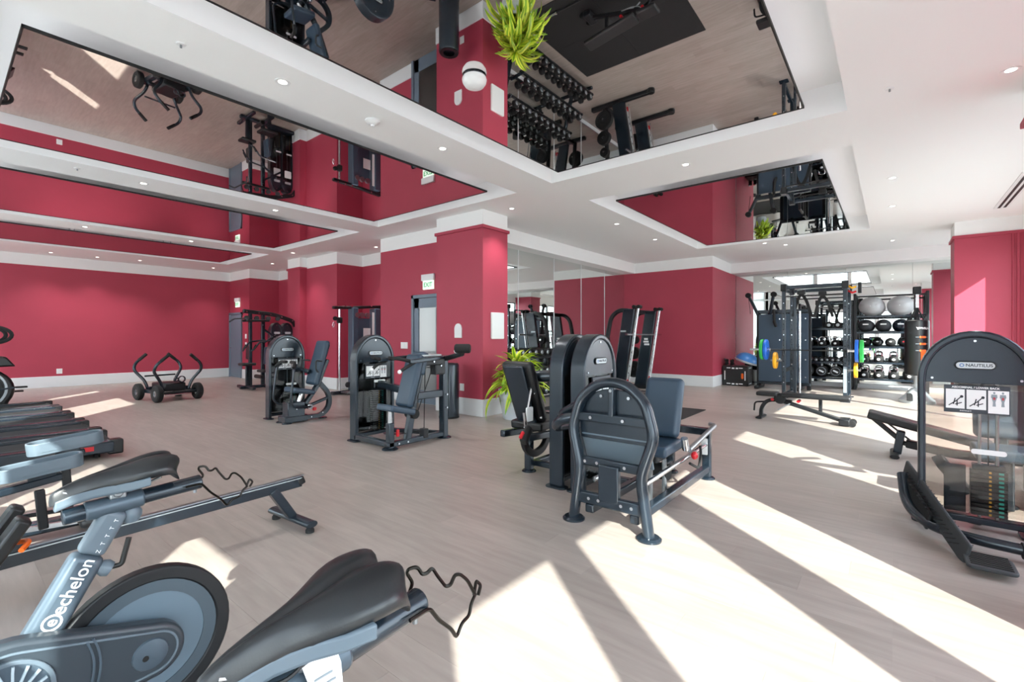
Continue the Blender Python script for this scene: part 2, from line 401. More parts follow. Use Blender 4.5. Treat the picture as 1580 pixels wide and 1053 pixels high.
# window walls: south (openings leave the sun strips) and west (openings shaped to the sun patches, blinds added for soft fill)
def winwall(name, axis, pos, a0, a1, openings, head, wn, fill_blinds=()):
    openings = sorted(list(openings) + list(fill_blinds))
    w = M(); t = .12
    def blk(u0, u1, z0, z1):
        if axis == 'y': w.b2((u0, pos - t, z0), (u1, pos, z1))
        else: w.b2((pos - t, u0, z0), (pos, u1, z1))
    blk(a0, a1, head, 4.0); p = a0
    for o0, o1 in openings:
        if o0 > p: blk(p, o0, 0, head)
        p = o1
    if a1 > p: blk(p, a1, 0, head)
    struct(w.build(name, 'white_paint'))
    for k, (o0, o1) in enumerate(openings):
        f = M(); n = max(1, round((o1 - o0) / 1.9))
        def fb(u0, u1, z0, z1):
            if axis == 'y': f.b2((u0, pos - .09, z0), (u1, pos - .03, z1))
            else: f.b2((pos - .09, u0, z0), (pos - .03, u1, z1))
        fb(o0, o1, 0, .06); fb(o0, o1, head - .05, head)
        for i in range(n + 1):
            u = o0 + (o1 - o0) * i / n; fb(u - .02 if i else u, u + .02 if i < n else u, 0, head)
        fo = struct(f.build('window_%d' % (wn + k), 'frame_dark'))
        if (o0, o1) in fill_blinds:
            M().b2((pos - .02, o0 + .01, .02), (pos - .018, o1 - .01, head - .06)).build('added_fill_blind', 'fill_blind_fabric', fo)  # unseen blind, added as a soft light source for the left side
        for i in range(n):
            u0 = o0 + (o1 - o0) * i / n + .02; u1 = o0 + (o1 - o0) * (i + 1) / n - .02
            g = M()
            if axis == 'y': g.b2((u0, pos - .064, .06), (u1, pos - .056, head - .05))
            else: g.b2((pos - .064, u0, .06), (pos - .056, u1, head - .05))
            g.build('pane', 'window_glass', fo)
winwall('wall_south', 'y', YS, XW1, XE, [(-1.45, -.52), (-.28, .92), (1.32, 2.5), (2.62, 3.6), (3.8, 4.6), (4.75, 6.0), (6.22, 8.2), (8.3, 10.3), (10.4, 12.0), (13.2, 15.4)], 3.08, 1)
winwall('wall_west', 'x', XW1, YS, 6.0, [(-.35, .6), (2.0, 3.5)], 2.82, 20, [(.75, 1.85), (3.65, 5.8)])
winwall('wall_northwest', 'x', XW2, 6.0, YW, [(7.7, 9.31), (11.0, 11.5), (15.33, 16.6)], 3.7, 30, [(6.2, 7.55), (9.45, 10.85), (11.65, 13.45)])
struct(M().b2((XW1 - .12, 6.0, 0), (XW2, 6.12, 4.0)).build('wall_return', 'white_paint'))
for x0, x1 in ((2.91, 3.77), (5.42, 6.2), (12.45, 13.2)):
    wall('wall_pier', (x0, YS), (x1, -.93), base='baseboard_pier', ledge=True)
struct(M().b2((12.425, -1.80, 0), (12.45, -1.76, RZ)).build('trim_jamb', 'red_paint', bevel=.005))
struct(M().b2((12.425, -1.72, 0), (12.45, -1.70, RZ)).build('trim_jamb', 'red_paint', bevel=.005))
# unseen ground plane outside, added to bounce sunlight onto the ceiling
struct(M().b2((-30, -40, -.5), (40, 40, -.25)).build('ground', 'concrete'))
# ---------------------------------------------------------------- doors and signs
def door(n, X, y0, y1, zt, glass):
    f = M(); f.b2((X - .03, y0, 0), (X + .02, y0 + .07, zt)); f.b2((X - .03, y1 - .07, 0), (X + .02, y1, zt)); f.b2((X - .03, y0, zt - .07), (X + .02, y1, zt))
    d = struct(f.build('door_%d' % n, 'door_paint', bevel=.004))
    a, b, z = y0 + .075, y1 - .075, zt - .075
    if glass:
        l = M(); l.b2((X - .01, a, .01), (X + .015, a + .15, z)); l.b2((X - .01, b - .15, .01), (X + .015, b, z)); l.b2((X - .01, a, z - .2), (X + .015, b, z)); l.b2((X - .01, a, .01), (X + .015, b, .28))
        l.build('door_leaf', 'door_paint', d, bevel=.003)
        M().b2((X, a + .15, .28), (X + .008, b - .15, z - .2)).build('pane', 'door_glass', d)
    else:
        M().b2((X - .01, a, .01), (X + .015, b, z)).build('door_leaf', 'door_paint', d, bevel=.003)
    M().tube([(X - .01, b - .08, 1.0), (X - .06, b - .08, 1.0), (X - .06, b - .2, 1.0)], .011, 8, .02).build('handle', 'chrome', d)
    return d
door(1, 6.5, 16.85, 17.85, 2.2, False)
door(2, 6.4, 6.86, 7.9, 2.26, True)
def exit_sign(X, y, z, label):
    r = thing('exit_sign', label, 'sign', (X, y, z), 0, 'exit signs')
    M().b2((X - .05, y - .19, z), (X, y + .19, z + .13)).build('top_box', 'white_plastic', r, bevel=.006)
    M().b2((X - .03, y - .16, z - .18), (X, y + .16, z)).build('panel', 'sign_glow', r, bevel=.003)
    text('EXIT', .13, (X - .032, y, z - .09), face(-1, 0), 'exit_green', r, bold=.003)
exit_sign(6.42, 7.39, 2.54, 'white and green exit sign above the glazed door by the column')
exit_sign(6.52, 17.2, 2.56, 'white and green exit sign above the far blue-grey door')
def plate(name, pts, label, cat, detail=None, group=None):
    lo, hi = pts; c = [(a + b) / 2 for a, b in zip(lo, hi)]
    r = thing(name, label, cat, c, 0, group)
    M().b2(lo, hi).build('cover', 'white_plastic', r, bevel=.004)
    if detail: detail(r, c)
    return r
def rocker(r, c): M().b2((c[0] - .012, c[1] - .02, c[2] - .04), (c[0], c[1] + .02, c[2] + .04)).build('rocker', 'label_white', r, bevel=.002)
def sockets(r, c):
    for dz in (-.035, .035): M().b2((c[0] - .011, c[1] - .018, c[2] + dz - .016), (c[0], c[1] + .018, c[2] + dz + .016)).build('socket', 'label_white', r, bevel=.002)
plate('light_switch', ((6.408, 8.07, 1.13), (6.42, 8.3, 1.27)), 'wide white switch plate left of the glazed door', 'switch', rocker)
plate('light_switch', ((6.508, 16.5, 1.05), (6.52, 16.62, 1.2)), 'lower small white switch plate beside the far door', 'switch', rocker)
plate('light_switch', ((6.508, 16.5, 1.32), (6.52, 16.62, 1.47)), 'upper small white switch plate beside the far door', 'switch', rocker)
plate('wall_outlet', ((5.978, 5.95, .42), (5.99, 6.05, .55)), 'white socket low on the near face of the red column', 'socket', sockets)
ro = plate('wall_outlet', ((2.16, 17.888, .36), (2.28, 17.9, .5)), 'white socket low on the long red wall', 'socket', lambda r, c: [M().b2((c[0] - .018, c[1] - .01, c[2] + dz - .016), (c[0] + .018, c[1], c[2] + dz + .016)).build('socket', 'label_white', r, bevel=.002) for dz in (-.035, .035)])
r = thing('wall_speaker', 'arched white plate at head height on the red column', 'wall plate', (5.98, 6.09, 1.37))
M().prism([(6.0, 1.37), (6.18, 1.37), (6.18, 1.54)] + circ(6.09, 1.54, .09, 10, a0=0, a1=PI, end=True) + [(6.0, 1.54)], 'x', 5.968, 5.99).build('cover', 'white_plastic', r, bevel=.004)
M().prism(circ(6.09, 1.54, .03, 12), 'x', 5.966, 5.97).build('sensor', 'label_white', r)
r = thing('first_aid_cabinet', 'tall white panel on the right face of the red column', 'cabinet', (6.36, 5.49, 1.35))
M().prism(rrect(6.19, 1.35, 6.53, 1.82, .02), 'y', 5.47, 5.5).build('cover', 'white_plastic', r, bevel=.004)
M().prism(rrect(6.21, 1.37, 6.51, 1.80, .015), 'y', 5.466, 5.472).build('front_sheet', 'label_white', r)
# ---------------------------------------------------------------- ceiling fittings
lamps = [(1.91, 4.1), (3.77, 4.1), (1.92, 8.38), (3.78, 8.38), (6.29, 5.1), (1.94, 12.62), (3.78, 12.62), (6.9, 9.9), (6.0, 12.3), (6.5, 14.61), (5.61, -.76), (8.4, 0), (10.23, 0), (8.45, 4.2), (10.36, 4.2),
         (6.08, 2.06), (12.93, 2.0), (12.4, 2.35), (1.97, 17.2), (2.9, 17.2), (3.81, 17.0), (5.71, 17.0), (13.89, 0)]
spots = ['between the big front tray and the left trays, nearest the camera', 'between the big front tray and the left trays, right of the smoke detector', 'between the first and second left trays, left one', 'between the first and second left trays, right one', 'just before the red column top',
         'between the two narrow left trays, left one', 'between the two narrow left trays, right one', 'in front of the recess by the cable machine', 'beside the far pilaster', 'over the far alcove with the multi gym', 'large in the right top corner of the picture', 'over the right floor, upper of three in a row', 'over the right floor, middle of three in a row', 'left of the small right tray, nearer one', 'left of the small right tray, farther one',
         'between the big front tray and the small right tray', 'behind the small right tray, right of a pair', 'behind the small right tray, left of a pair', 'above the long red wall, leftmost', 'above the long red wall, second from left', 'above the long red wall, third from left', 'above the long red wall, rightmost', 'over the right floor, farthest of three in a row']
LP = None
for (x, y), w in zip(lamps, spots):
    lab = 'round downlight ' + w
    if LP is None:
        LP = thing('downlight', lab, 'ceiling light', (x, y, CZ), 0, 'recessed downlights')
        M().lathe([(.035, -.001), (.05, -.006), (.062, -.004), (.064, 0)], (x, y, CZ), n=20).build('trim_ring', 'white_plastic', LP)
        M().lathe([(.0001, -.002), (.036, -.002), (.036, 0)], (x, y, CZ), n=16).build('lens', 'lamp_lens', LP)
        o = LP
    else: o = dup(LP, (x, y, CZ), 0, lab)
    sp = bpy.data.objects.new('downlight_beam', LP_L if 'LP_L' in globals() else bpy.data.lights.new('downlight_beam', 'SPOT')); LP_L = sp.data; C.objects.link(sp)
    sp.location = (x, y, CZ - .02); LP_L.energy = 60; LP_L.spot_size = math.radians(95); LP_L.spot_blend = .8; LP_L.shadow_soft_size = .05; LP_L.color = (1, .97, .94)
r = thing('smoke_detector', 'round white smoke detector between the ceiling trays', 'smoke detector', (2.83, 4.12, CZ))
M().lathe([(.075, 0), (.075, -.015), (.06, -.03), (.03, -.045), (.0001, -.047)], (2.83, 4.12, CZ), n=24).build('body', 'white_plastic', r)
M().lathe([(.02, -.045), (.018, -.062), (.0001, -.064)], (2.83, 4.12, CZ), n=12).build('sensor_cap', 'white_plastic', r)
for x, y, w in ((1.18, 4.16, 'on the left beam near the picture top'), (5.35, .02, 'on the right ceiling near the picture top'), (1.2, 8.3, 'on the second beam at left')):
    r = thing('sprinkler_head', 'tiny white sprinkler head ' + w, 'sprinkler', (x, y, CZ), 0, 'sprinkler heads')
    M().lathe([(.035, 0), (.03, -.008), (.0001, -.008)], (x, y, CZ), n=14).build('escutcheon', 'white_plastic', r)
    M().cyl((x, y, CZ - .03), (x, y, CZ - .008), .008, 8).build('nozzle', 'steel', r)
r = thing('wireless_dome', 'white dome with a dark band under the large ceiling mirror', 'dome', (2.89, 2.75, CZ))
M().lathe([(.1, -.012), (.105, -.03), (.1, -.055), (.08, -.085), (.045, -.1), (.0001, -.104)], (2.89, 2.75, CZ), n=28).build('dome', 'white_plastic', r)
M().lathe([(.09, 0), (.09, -.014), (.0001, -.014)], (2.89, 2.75, CZ), n=28).build('mount_ring', 'frame_dark', r)
r = thing('slot_diffuser', 'white linear air diffuser with two dark slots at right', 'air vent', (11, -1.44, CZ))
M().b2((9.2, -1.53, CZ - .012), (11.5, -1.35, CZ - .002)).build('frame', 'white_plastic', r)
for y in (-1.48, -1.41): M().b2((9.23, y - .018, CZ - .014), (11.47, y + .018, CZ - .008)).build('slot', 'black', r)
# ---------------------------------------------------------------- strength machines
def T(x, y, rz=0, z=0): return Matrix.Translation((x, y, z)) @ Matrix.Rotation(rz, 4, 'Z')
def arch(hw, z0, zs, zt, n=20):
    """closed outline in (x, z): straight sides to zs, elliptical crown to zt"""
    return [(hw, z0)] + circ(0, zs, hw, n, zt - zs, 0, PI, True) + [(-hw, z0)]
def tower(r, xf, ht=1.42, hw=.31, dp=.15, clear=False, stack=11, badge=True, placard=True, title=None, side=None):
    zs = ht - .36
    o = arch(hw, 0.012, zs, ht); i = arch(hw - .045, 0.012, zs, ht - .05)
    f = M(xf); n = len(o)                      # inverted U band
    vs = []
    for y in (0, dp): vs += [(a, y, b) for a, b in o] + [(a, y, b) for a, b in i]
    fs = []
    for k in range(n - 1):
        fs += [(k, k + 1, n + k + 1, n + k), (2 * n + k, 3 * n + k, 3 * n + k + 1, 2 * n + k + 1), (k, 2 * n + k, 2 * n + k + 1, k + 1), (n + k, n + k + 1, 3 * n + k + 1, 3 * n + k)]
    for k in (0, n - 1): fs.append((k, n + k, 3 * n + k, 2 * n + k))
    f.add(vs, fs).build('tower_frame', 'metal', r, bevel=.014, seg=3)
    for s in (-1, 1):
        M(xf).prism(rrect(s * (hw - .022) - .06, -.035, s * (hw - .022) + .06, dp + .035, .05), 'z', 0, .014).build('foot', 'metal', r, bevel=.004)
    zt = zs - .02
    M(xf).prism(arch(hw - .045, zt, zs, ht - .05), 'y', .012, .03).build('crown_panel', 'metal', r, bevel=.002)
    M(xf).prism(arch(hw - .045, zt, zs, ht - .05), 'y', dp - .03, dp - .012).build('crown_panel', 'metal', r, bevel=.002)
    M(xf).b2((-hw + .045, .02, .1), (hw - .045, .026, zt)).build('shroud', 'acrylic' if clear else 'acrylic_dark', r)
    M(xf).b2((-hw + .045, dp - .022, .1), (hw - .045, dp - .016, zt)).build('back_shroud', 'acrylic' if clear else 'back_panel', r)
    M(xf).bar([(-hw + .03, dp / 2, .07), (hw - .03, dp / 2, .07)], dp * .6, .05).build('base_rail', 'metal', r, bevel=.01)
    for s in (-1, 1): M(xf).cyl((s * (hw - .08), .006, zt + .03), (s * (hw - .08), .014, zt + .03), .008, 10).build('bolt', 'chrome', r)
    M(xf).cyl((0, .006, ht - .075), (0, .014, ht - .075), .008, 10).build('bolt', 'chrome', r)
    if badge:
        b = M(xf).prism(rrect(-.11, zt + .1, .11, zt + .16, .03), 'y', 0, .014).build('badge', 'metal_dark', r, bevel=.003)
        M(xf).prism(rrect(-.1, zt + .108, .1, zt + .152, .022), 'y', -.003, .004).build('badge_plate', 'plastic_silver', b)
        t = text('NAUTILUS', .03, xf @ Vector((.02, -.0035, zt + .13)), xf.to_3x3() @ face(0, -1), 'ink', b, 'badge_lettering', bold=.0006)
        M(xf).ring(circ(-.07, zt + .13, .013, 12), circ(-.07, zt + .13, .008, 12), 'y', -.0045, -.003).build('badge_emblem', 'ink_blue', b)
    if placard:
        z0, z1 = zt - .215, zt - .015
        p = M(xf).b2((-.165, -.004, z0), (.175, .012, z1)).build('placard', 'frame_dark', r, bevel=.002)
        for x0, x1 in ((-.155, -.055), (-.045, .055)):
            M(xf).b2((x0, -.006, z0 + .03), (x1, -.003, z1 - .03)).build('picture_card', 'label_white', p)
            m = x0 + .05; q = M(xf)
            for a, b in (((-.035, .02), (.005, .055)), ((.005, .055), (.03, .085)), ((-.01, .03), (.0, .075)), ((.0, .03), (.035, .045)), ((.01, .02), (.01, .06))):
                q.bar([(m + a[0], -.0068, z0 + .03 + a[1]), (m + b[0], -.0068, z0 + .03 + b[1])], .006, .001, up=(0, 1, 0))
            q.ell((m + .034, -.0068, z0 + .118), (.009, .001, .01), 8, 6); q.build('pictogram', 'ink', p)
        M(xf).b2((.065, -.006, z0 + .01), (.168, -.003, z1 - .03)).build('muscle_card', 'label_white', p)
        for x in (.095, .138):
            q = M(xf); q.ell((x, -.0068, z1 - .045), (.006, .001, .008), 8, 6); q.prism([(x - .014, z1 - .075), (x + .014, z1 - .075), (x + .006, z1 - .11), (x + .008, z1 - .14), (x - .008, z1 - .14), (x - .006, z1 - .11)], 'y', -.0075, -.006); q.prism([(x - .014, z1 - .056), (x + .014, z1 - .056), (x + .016, z1 - .078), (x - .016, z1 - .078)], 'y', -.0075, -.006)
            q.build('muscle_figure', 'label_grey', p); M(xf).ell((x, -.0078, z1 - .085), (.006, .0008, .01), 8, 6).build('muscle_mark', 'ink_red', p)
        if title: text(title, .019, xf @ Vector((0, -.005, z1 - .015)), xf.to_3x3() @ face(0, -1), 'label_white', p, 'placard_title', bold=.0005)
        text('INSTINCT', .014, xf @ Vector((-.05, -.005, z0 + .015)), xf.to_3x3() @ face(0, -1), 'label_white', p, 'placard_maker')
    top = .11 + .03 * stack
    for k in range(stack):
        M(xf).b2((-.02, .045, .11 + .03 * k), (.17, .115, .137 + .03 * k)).build('weight_plate', 'metal_dark', r, bevel=.003, seg=1)
    for k in range(stack):
        M(xf).b2((.075, .041, .117 + .03 * k), (.088, .0452, .131 + .03 * k)).build('plate_number', 'brass', r)
        M(xf).b2((.125, .041, .117 + .03 * k), (.15, .0452, .131 + .03 * k)).build('plate_mark', 'teal', r)
    M(xf).b2((-.01, .045, top), (.16, .115, top + .035)).build('head_plate', 'metal', r, bevel=.005)
    M(xf).cyl((.108, .03, .2), (.108, .05, .2), .011, 10).build('selector_pin', 'chrome', r)
    for x in (.03, .12): M(xf).cyl((x, .08, .08), (x, .08, zt + .05), .009, 8).build('guide_rod', 'steel', r)
    M(xf).cyl((.075, .08, top), (.075, .08, zt), .004, 6).build('cable', 'black', r)
    M(xf).prism(rrect(-.02, top + .115, .16, top + .15, .015), 'y', .012, .018).build('info_strip', 'label_white', r)
    M(xf).lathe([(.0001, -.012), (.05, -.012), (.055, -.004), (.048, 0), (.055, .004), (.05, .012), (.0001, .012)], (.075, .07, zt - .05), (0, 1, 0), 20).build('pulley', 'metal_dark', r)
    if side: text(side, .06, xf @ Vector((-.03, dp + .001, 1.0)), xf.to_3x3() @ face(0, 1), 'label_white', r, 'side_lettering')
def foot(r, x, y, rad=.075): M().lathe([(rad, 0), (rad, .008), (rad * .85, .018), (.0001, .018)], (x, y, 0), n=20).build('foot', 'metal', r)
def bolts(r, pts, d, rad=.011):
    for p in pts: M().cyl(p, [a + b * .008 for a, b in zip(p, d)], rad, 10).build('bolt', 'chrome', r)
def cushion(r, name, path, w, th, across, m='vinyl', bev=.025, seam=None):
    """a padded board: path is its centre line, across the width axis"""
    k = M().bar(path, w, th, up=Vector(path[1]).__sub__(Vector(path[0])).cross(Vector(across)))
    return k.build(name, m, r, bevel=.044 if name == 'backrest' else bev, seg=5)

# chest press by the long wall side (tower faces the camera side)
r = thing('chest_press_machine', 'black chest press machine with blue-grey padded back, left of two by the exit door', 'gym machine', (3.86, 7.8, 0))
tower(r, T(3.86, 8.1))
cushion(r, 'backrest', [(4.03, 7.6, .58), (4.24, 7.6, 1.32)], .34, .1, (0, 1, 0))
M().bar([(4.08, 7.6, .6), (4.29, 7.6, 1.25)], .22, .02, up=(1, 0, 0)).build('back_board', 'metal_dark', r, bevel=.006)
cushion(r, 'seat', [(3.64, 7.6, .53), (4.0, 7.6, .47)], .36, .08, (0, 1, 0))
M().bar([(3.52, 7.6, .06), (3.9, 7.6, .06)], .26, .1).box((3.72, 7.6, .2), (.28, .2, .26)).build('pedestal', 'metal', r, bevel=.012)
M().tube([(3.86, 7.6, .47), (3.78, 7.6, .25)], .035, 12).build('seat_post', 'chrome', r)
M().bar([(4.3, 7.6, 1.0), (4.12, 7.6, .55), (3.85, 7.6, .2), (3.7, 7.6, .14)], .07, .08, up=(0, 1, 0), fil=.12).build('main_frame', 'metal', r, bevel=.015)
M().bar([(4.15, 7.6, .62), (4.34, 7.6, .4), (4.34, 7.6, .18), (4.2, 7.6, .05), (3.7, 7.6, .05)], .07, .07, up=(0, 1, 0), fil=.14).build('rear_loop', 'metal', r, bevel=.015)
M().bar([(3.86, 7.6, .2), (4.32, 7.6, .34)], .05, .05, up=(0, 1, 0)).build('brace', 'metal', r, bevel=.01)
M().bar([(4.0, 7.62, .8), (4.0, 8.12, .86)], .07, .07).build('tower_link', 'metal', r, bevel=.015)
M().bar([(3.86, 7.65, .06), (3.86, 8.12, .06)], .08, .07).build('base_link', 'metal', r, bevel=.012)
for s, nm in ((-1, 'press_arm'), (1, 'press_arm')):
    y = 7.6 + s * .3
    M().tube([(3.92, y * .5 + 3.8, .24), (3.62, y, .26), (3.52, y, .36), (3.58, y, .88), (3.64, y - s * .05, .95)], .017, 12, .1).build(nm, 'metal', r)
    M().tube([(3.57, y, .9), (3.62, y - s * .06, .98), (3.64, y - s * .22, .98)], .026, 12, .04).build('grip', 'rubber', r)
    M().lathe([(.045, -.03), (.05, 0), (.045, .03), (.0001, .03)], (3.92, y * .4 + 4.56, .24), (0, 1, 0), 16).build('pivot_cap', 'chrome', r)
for s in (-1, 1): M().tube([(4.1, 7.6 + s * .19, .98), (3.98, 7.6 + s * .22, 1.0), (3.98, 7.6 + s * .22, .85), (4.04, 7.6 + s * .19, .8)], .014, 10, .04).build('side_handle', 'rubber_grey', r)
M().box((3.98, 7.42, .2), (.05, .05, .05)).build('seat_lever', 'red_plastic', r, bevel=.008)
for x, y in ((3.56, 7.5), (3.56, 7.7), (4.22, 7.6)): foot(r, x, y)
bolts(r, [(3.72, 7.498, .22), (3.8, 7.56, .05), (4.0, 7.56, .05), (4.2, 7.56, .1)], (0, -1, 0))

# shoulder press
r = thing('shoulder_press_machine', 'black shoulder press machine with tall blue-grey backrest, in front of the glazed door', 'gym machine', (3.9, 5.2, 0))
tower(r, T(3.83, 5.5), stack=18)
cushion(r, 'backrest', [(3.77, 4.82, .5), (3.97, 4.82, 1.16)], .3, .1, (0, 1, 0), seam=.5)
cushion(r, 'head_pad', [(3.97, 4.82, .9), (4.045, 4.82, 1.19)], .24, .1, (0, 1, 0))
M().bar([(3.86, 4.82, .5), (4.06, 4.82, 1.15)], .2, .03, up=(1, 0, 0)).build('back_board', 'metal', r, bevel=.008)
cushion(r, 'seat', [(3.47, 4.82, .53), (3.84, 4.82, .44)], .32, .08, (0, 1, 0))
M().bar([(3.56, 4.82, 0.01), (3.56, 4.82, .33)], .08, .08, up=(1, 0, 0)).build('seat_post', 'metal', r, bevel=.01)
M().cyl((3.56, 4.82, .3), (3.56, 4.82, .5), .028, 14).build('seat_piston', 'chrome', r)
M().bar([(3.82, 4.82, .06), (3.9, 4.82, .46), (4.06, 4.82, 1.05)], .07, .09, up=(1, 0, 0), fil=.06).build('back_upright', 'metal', r, bevel=.012)
M().bar([(4.45, 4.82, 0.01), (4.45, 4.82, 1.14)], .1, .09, up=(1, 0, 0)).build('rear_upright', 'metal', r, bevel=.014)
M().bar([(3.5, 4.82, .06), (4.5, 4.82, .06)], .08, .07).build('base_rail', 'metal', r, bevel=.012)
M().bar([(3.56, 4.84, .06), (3.56, 5.55, .06)], .08, .07).bar([(4.45, 4.84, .06), (4.15, 5.55, .06)], .07, .06).build('base_crossbar', 'metal', r, bevel=.012)
M().bar([(3.95, 4.82, .62), (4.45, 4.82, .62)], .07, .1).build('mid_beam', 'metal', r, bevel=.012)
M().bar([(3.9, 4.86, .68), (3.9, 5.52, .74)], .07, .1).build('tower_link', 'metal', r, bevel=.012)
M().box((4.2, 4.82, 1.06), (.34, .16, .1)).box((4.34, 4.82, 1.0), (.18, .12, .24)).build('pivot_bracket', 'metal_dark', r, bevel=.015)
M().prism(rrect(3.95, 4.66, 4.3, 4.98, .06), 'z', 1.135, 1.16).build('top_cover', 'plastic_silver', r, bevel=.006)
for s in (-1, 1):
    y = 4.82 + s * .3
    M().bar([(4.4, 4.82 + s * .1, 1.12), (4.1, y, 1.12), (3.62, y, 1.09)], .055, .05, fil=.08).build('press_arm', 'metal', r, bevel=.01)
    M().tube([(3.66, y, 1.09), (3.5, y - s * .02, 1.13), (3.42, y - s * .14, 1.14)], .022, 12, .05).build('grip', 'rubber', r)
    M().tube([(3.7, y, 1.08), (3.56, y, 1.02), (3.5, y - s * .02, .98)], .02, 12, .04).build('low_grip', 'rubber', r)
    M().ell((3.49, y - s * .02, .975), .025, 12, 8).build('grip_end', 'label_white', r)
M().bar([(4.3, 4.62, 1.1), (4.32, 4.34, 1.17), (4.3, 4.3, 1.24)], .07, .06).build('counterweight_arm', 'metal_dark', r, bevel=.01)
M().lathe([(.0001, -.1), (.05, -.1), (.06, -.085), (.06, .085), (.05, .1), (.0001, .1)], (4.3, 4.3, 1.24), (0.5, -.85, 0), 20).build('counterweight', 'rubber', r)
M().cyl((4.26, 4.37, 1.21), (4.24, 4.36, 1.21), .028, 14).build('arm_cap', 'chrome', r)
M().tube([(3.9, 4.74, .4), (3.9, 4.9, .4)], .06, 16).build('cable_pulley', 'rubber', r)
M().box((4.1, 4.82, .12), (.08, .1, .12)).build('pulley_block', 'metal_dark', r, bevel=.01)
for a, b in (((4.1, 4.82, .15), (4.12, 4.82, .95)), ((3.98, 4.8, .42), (4.24, 4.8, 1.0)), ((3.62, 4.84, .17), (4.1, 4.84, .14))): M().cyl(a, b, .006, 6).build('cable', 'rubber', r)
M().box((3.63, 4.76, .2), (.035, .035, .09)).build('seat_lever', 'red_plastic', r, bevel=.008)
for x, y in ((3.56, 4.82), (4.46, 4.82)): foot(r, x, y, .1)
bolts(r, [(3.8, 4.775, .06), (3.66, 4.775, .06), (4.35, 4.76, 1.0), (4.2, 4.735, 1.06), (4.46, 4.76, .6), (4.46, 4.76, .42)], (0, -1, 0))

# seated leg extension sharing the middle group
r = thing('leg_extension_machine', 'black leg extension machine beside the potted plant, padded back leaning left', 'gym machine', (3.95, 2.7, 0))
tower(r, T(3.93, 2.49, PI), side='INSTINCT')
cushion(r, 'backrest', [(3.72, 2.95, 1.14), (3.98, 2.95, .52)], .38, .1, (0, 1, 0), 'vinyl_black')
M().bar([(3.66, 2.95, 1.1), (3.9, 2.95, .5)], .24, .03, up=(1, 0, 0)).build('back_board', 'metal', r, bevel=.01)
cushion(r, 'seat', [(3.86, 2.95, .47), (4.3, 2.95, .5)], .4, .09, (0, 1, 0), 'vinyl_black')
M().bar([(3.68, 2.79, .4), (4.35, 2.79, .36)], .06, .07).bar([(3.68, 3.11, .4), (4.35, 3.11, .36)], .06, .07).build('seat_frame', 'metal', r, bevel=.012)
for x in (3.9, 4.42):
    M().bar([(x, 2.93, .01), (x, 2.93, .4)], .08, .07, up=(1, 0, 0)).build('leg', 'metal', r, bevel=.012); foot(r, x, 2.93)
M().bar([(3.9, 2.93, .07), (4.42, 2.93, .07)], .06, .06).bar([(4.0, 2.93, .07), (4.0, 2.42, .07)], .06, .06).build('base_rail', 'metal', r, bevel=.012)
M().bar([(3.66, 2.82, .46), (3.68, 2.82, .3), (3.82, 2.82, .2), (4.0, 2.82, .24), (4.08, 2.82, .36)], .07, .05, up=(0, 1, 0), fil=.1).build('adjuster_quadrant', 'metal_dark', r, bevel=.008)
M().tube([(3.62, 2.78, .66), (3.66, 2.78, .46)], .016, 10).tube([(3.8, 2.82, .9), (3.7, 2.8, .66), (3.66, 2.8, .5)], .014, 10, .05).build('adjuster_bar', 'chrome', r)
M().prism(rrect(3.66, .56, 3.76, .7, .015), 'y', 2.775, 2.79).build('caution_label', 'label_white', r)
M().oval([(3.5, 2.7, .4), (3.62, 2.72, .52)], .1, .07, (0, 1, 0), n=14).build('handle_grip', 'rubber', r, bevel=.01)
M().oval([(3.47, 2.71, .44), (3.52, 2.71, .49)], .05, .03, (0, 1, 0)).build('release_button', 'red_plastic', r, bevel=.004)
M().tube([(3.86, 2.98, .98), (3.98, 2.6, 1.0), (4.0, 2.46, 1.0)], .06, 16, .05).build('lever_axle', 'metal', r)
M().bar([(4.42, 3.2, .46), (4.55, 3.2, .25)], .06, .06, up=(0, 1, 0)).build('lever_arm', 'metal', r, bevel=.01)
M().tube([(4.56, 2.75, .22), (4.56, 3.2, .22)], .065, 16).build('ankle_roller', 'vinyl_black', r, bevel=.01)
bolts(r, [(3.76, 2.755, .83), (3.86, 2.755, .58), (3.9, 2.755, 1.0)], (0, -1, 0))
bolts(r, [(4.02, 2.335, 1.18), (3.7, 2.335, .5), (4.15, 2.335, .3)], (0, -1, 0))

# seated leg press with its arched footplate towards the camera
r = thing('leg_press_machine', 'black leg press machine with arched tube footplate frame standing in the sunlight', 'gym machine', (3.9, 1.7, 0))
tower(r, T(3.93, 2.11))
yc = 1.6
pts = [(3.1, 1.9, .01), (3.1, 1.84, .42), (3.12, 1.92, .7), (3.14, 1.86, .93)] + [(3.15, yc + .22 * math.cos(a), .93 + .135 * math.sin(a)) for a in (PI * .3, PI * .5, PI * .7)] + [(3.14, 1.34, .93), (3.12, 1.27, .7), (3.1, 1.36, .42), (3.1, 1.30, .01)]
M().oval(pts, .075, .1, up=(1, 0, 0), fil=.07, n=16).build('arch_frame', 'metal', r)
for y in (1.9, 1.3): M().lathe([(.085, 0), (.085, .012), (.07, .024), (.0001, .024)], (3.1, y, 0), n=24).build('foot', 'metal', r)
M().bar([(3.1, 1.87, .19), (3.1, 1.31, .19)], .045, .09).build('lower_crossbar', 'metal', r, bevel=.012)
M().bar([(3.12, 1.87, .46), (3.12, 1.33, .46)], .04, .07).build('middle_crossbar', 'metal', r, bevel=.01)
M().bar([(3.13, 1.89, .79), (3.13, 1.3, .79)], .035, .07).build('upper_crossbar', 'metal', r, bevel=.01)
M().bar([(3.14, yc, .8), (3.15, yc, 1.03)], .04, .06, up=(1, 0, 0)).build('centre_rib', 'metal', r, bevel=.01)
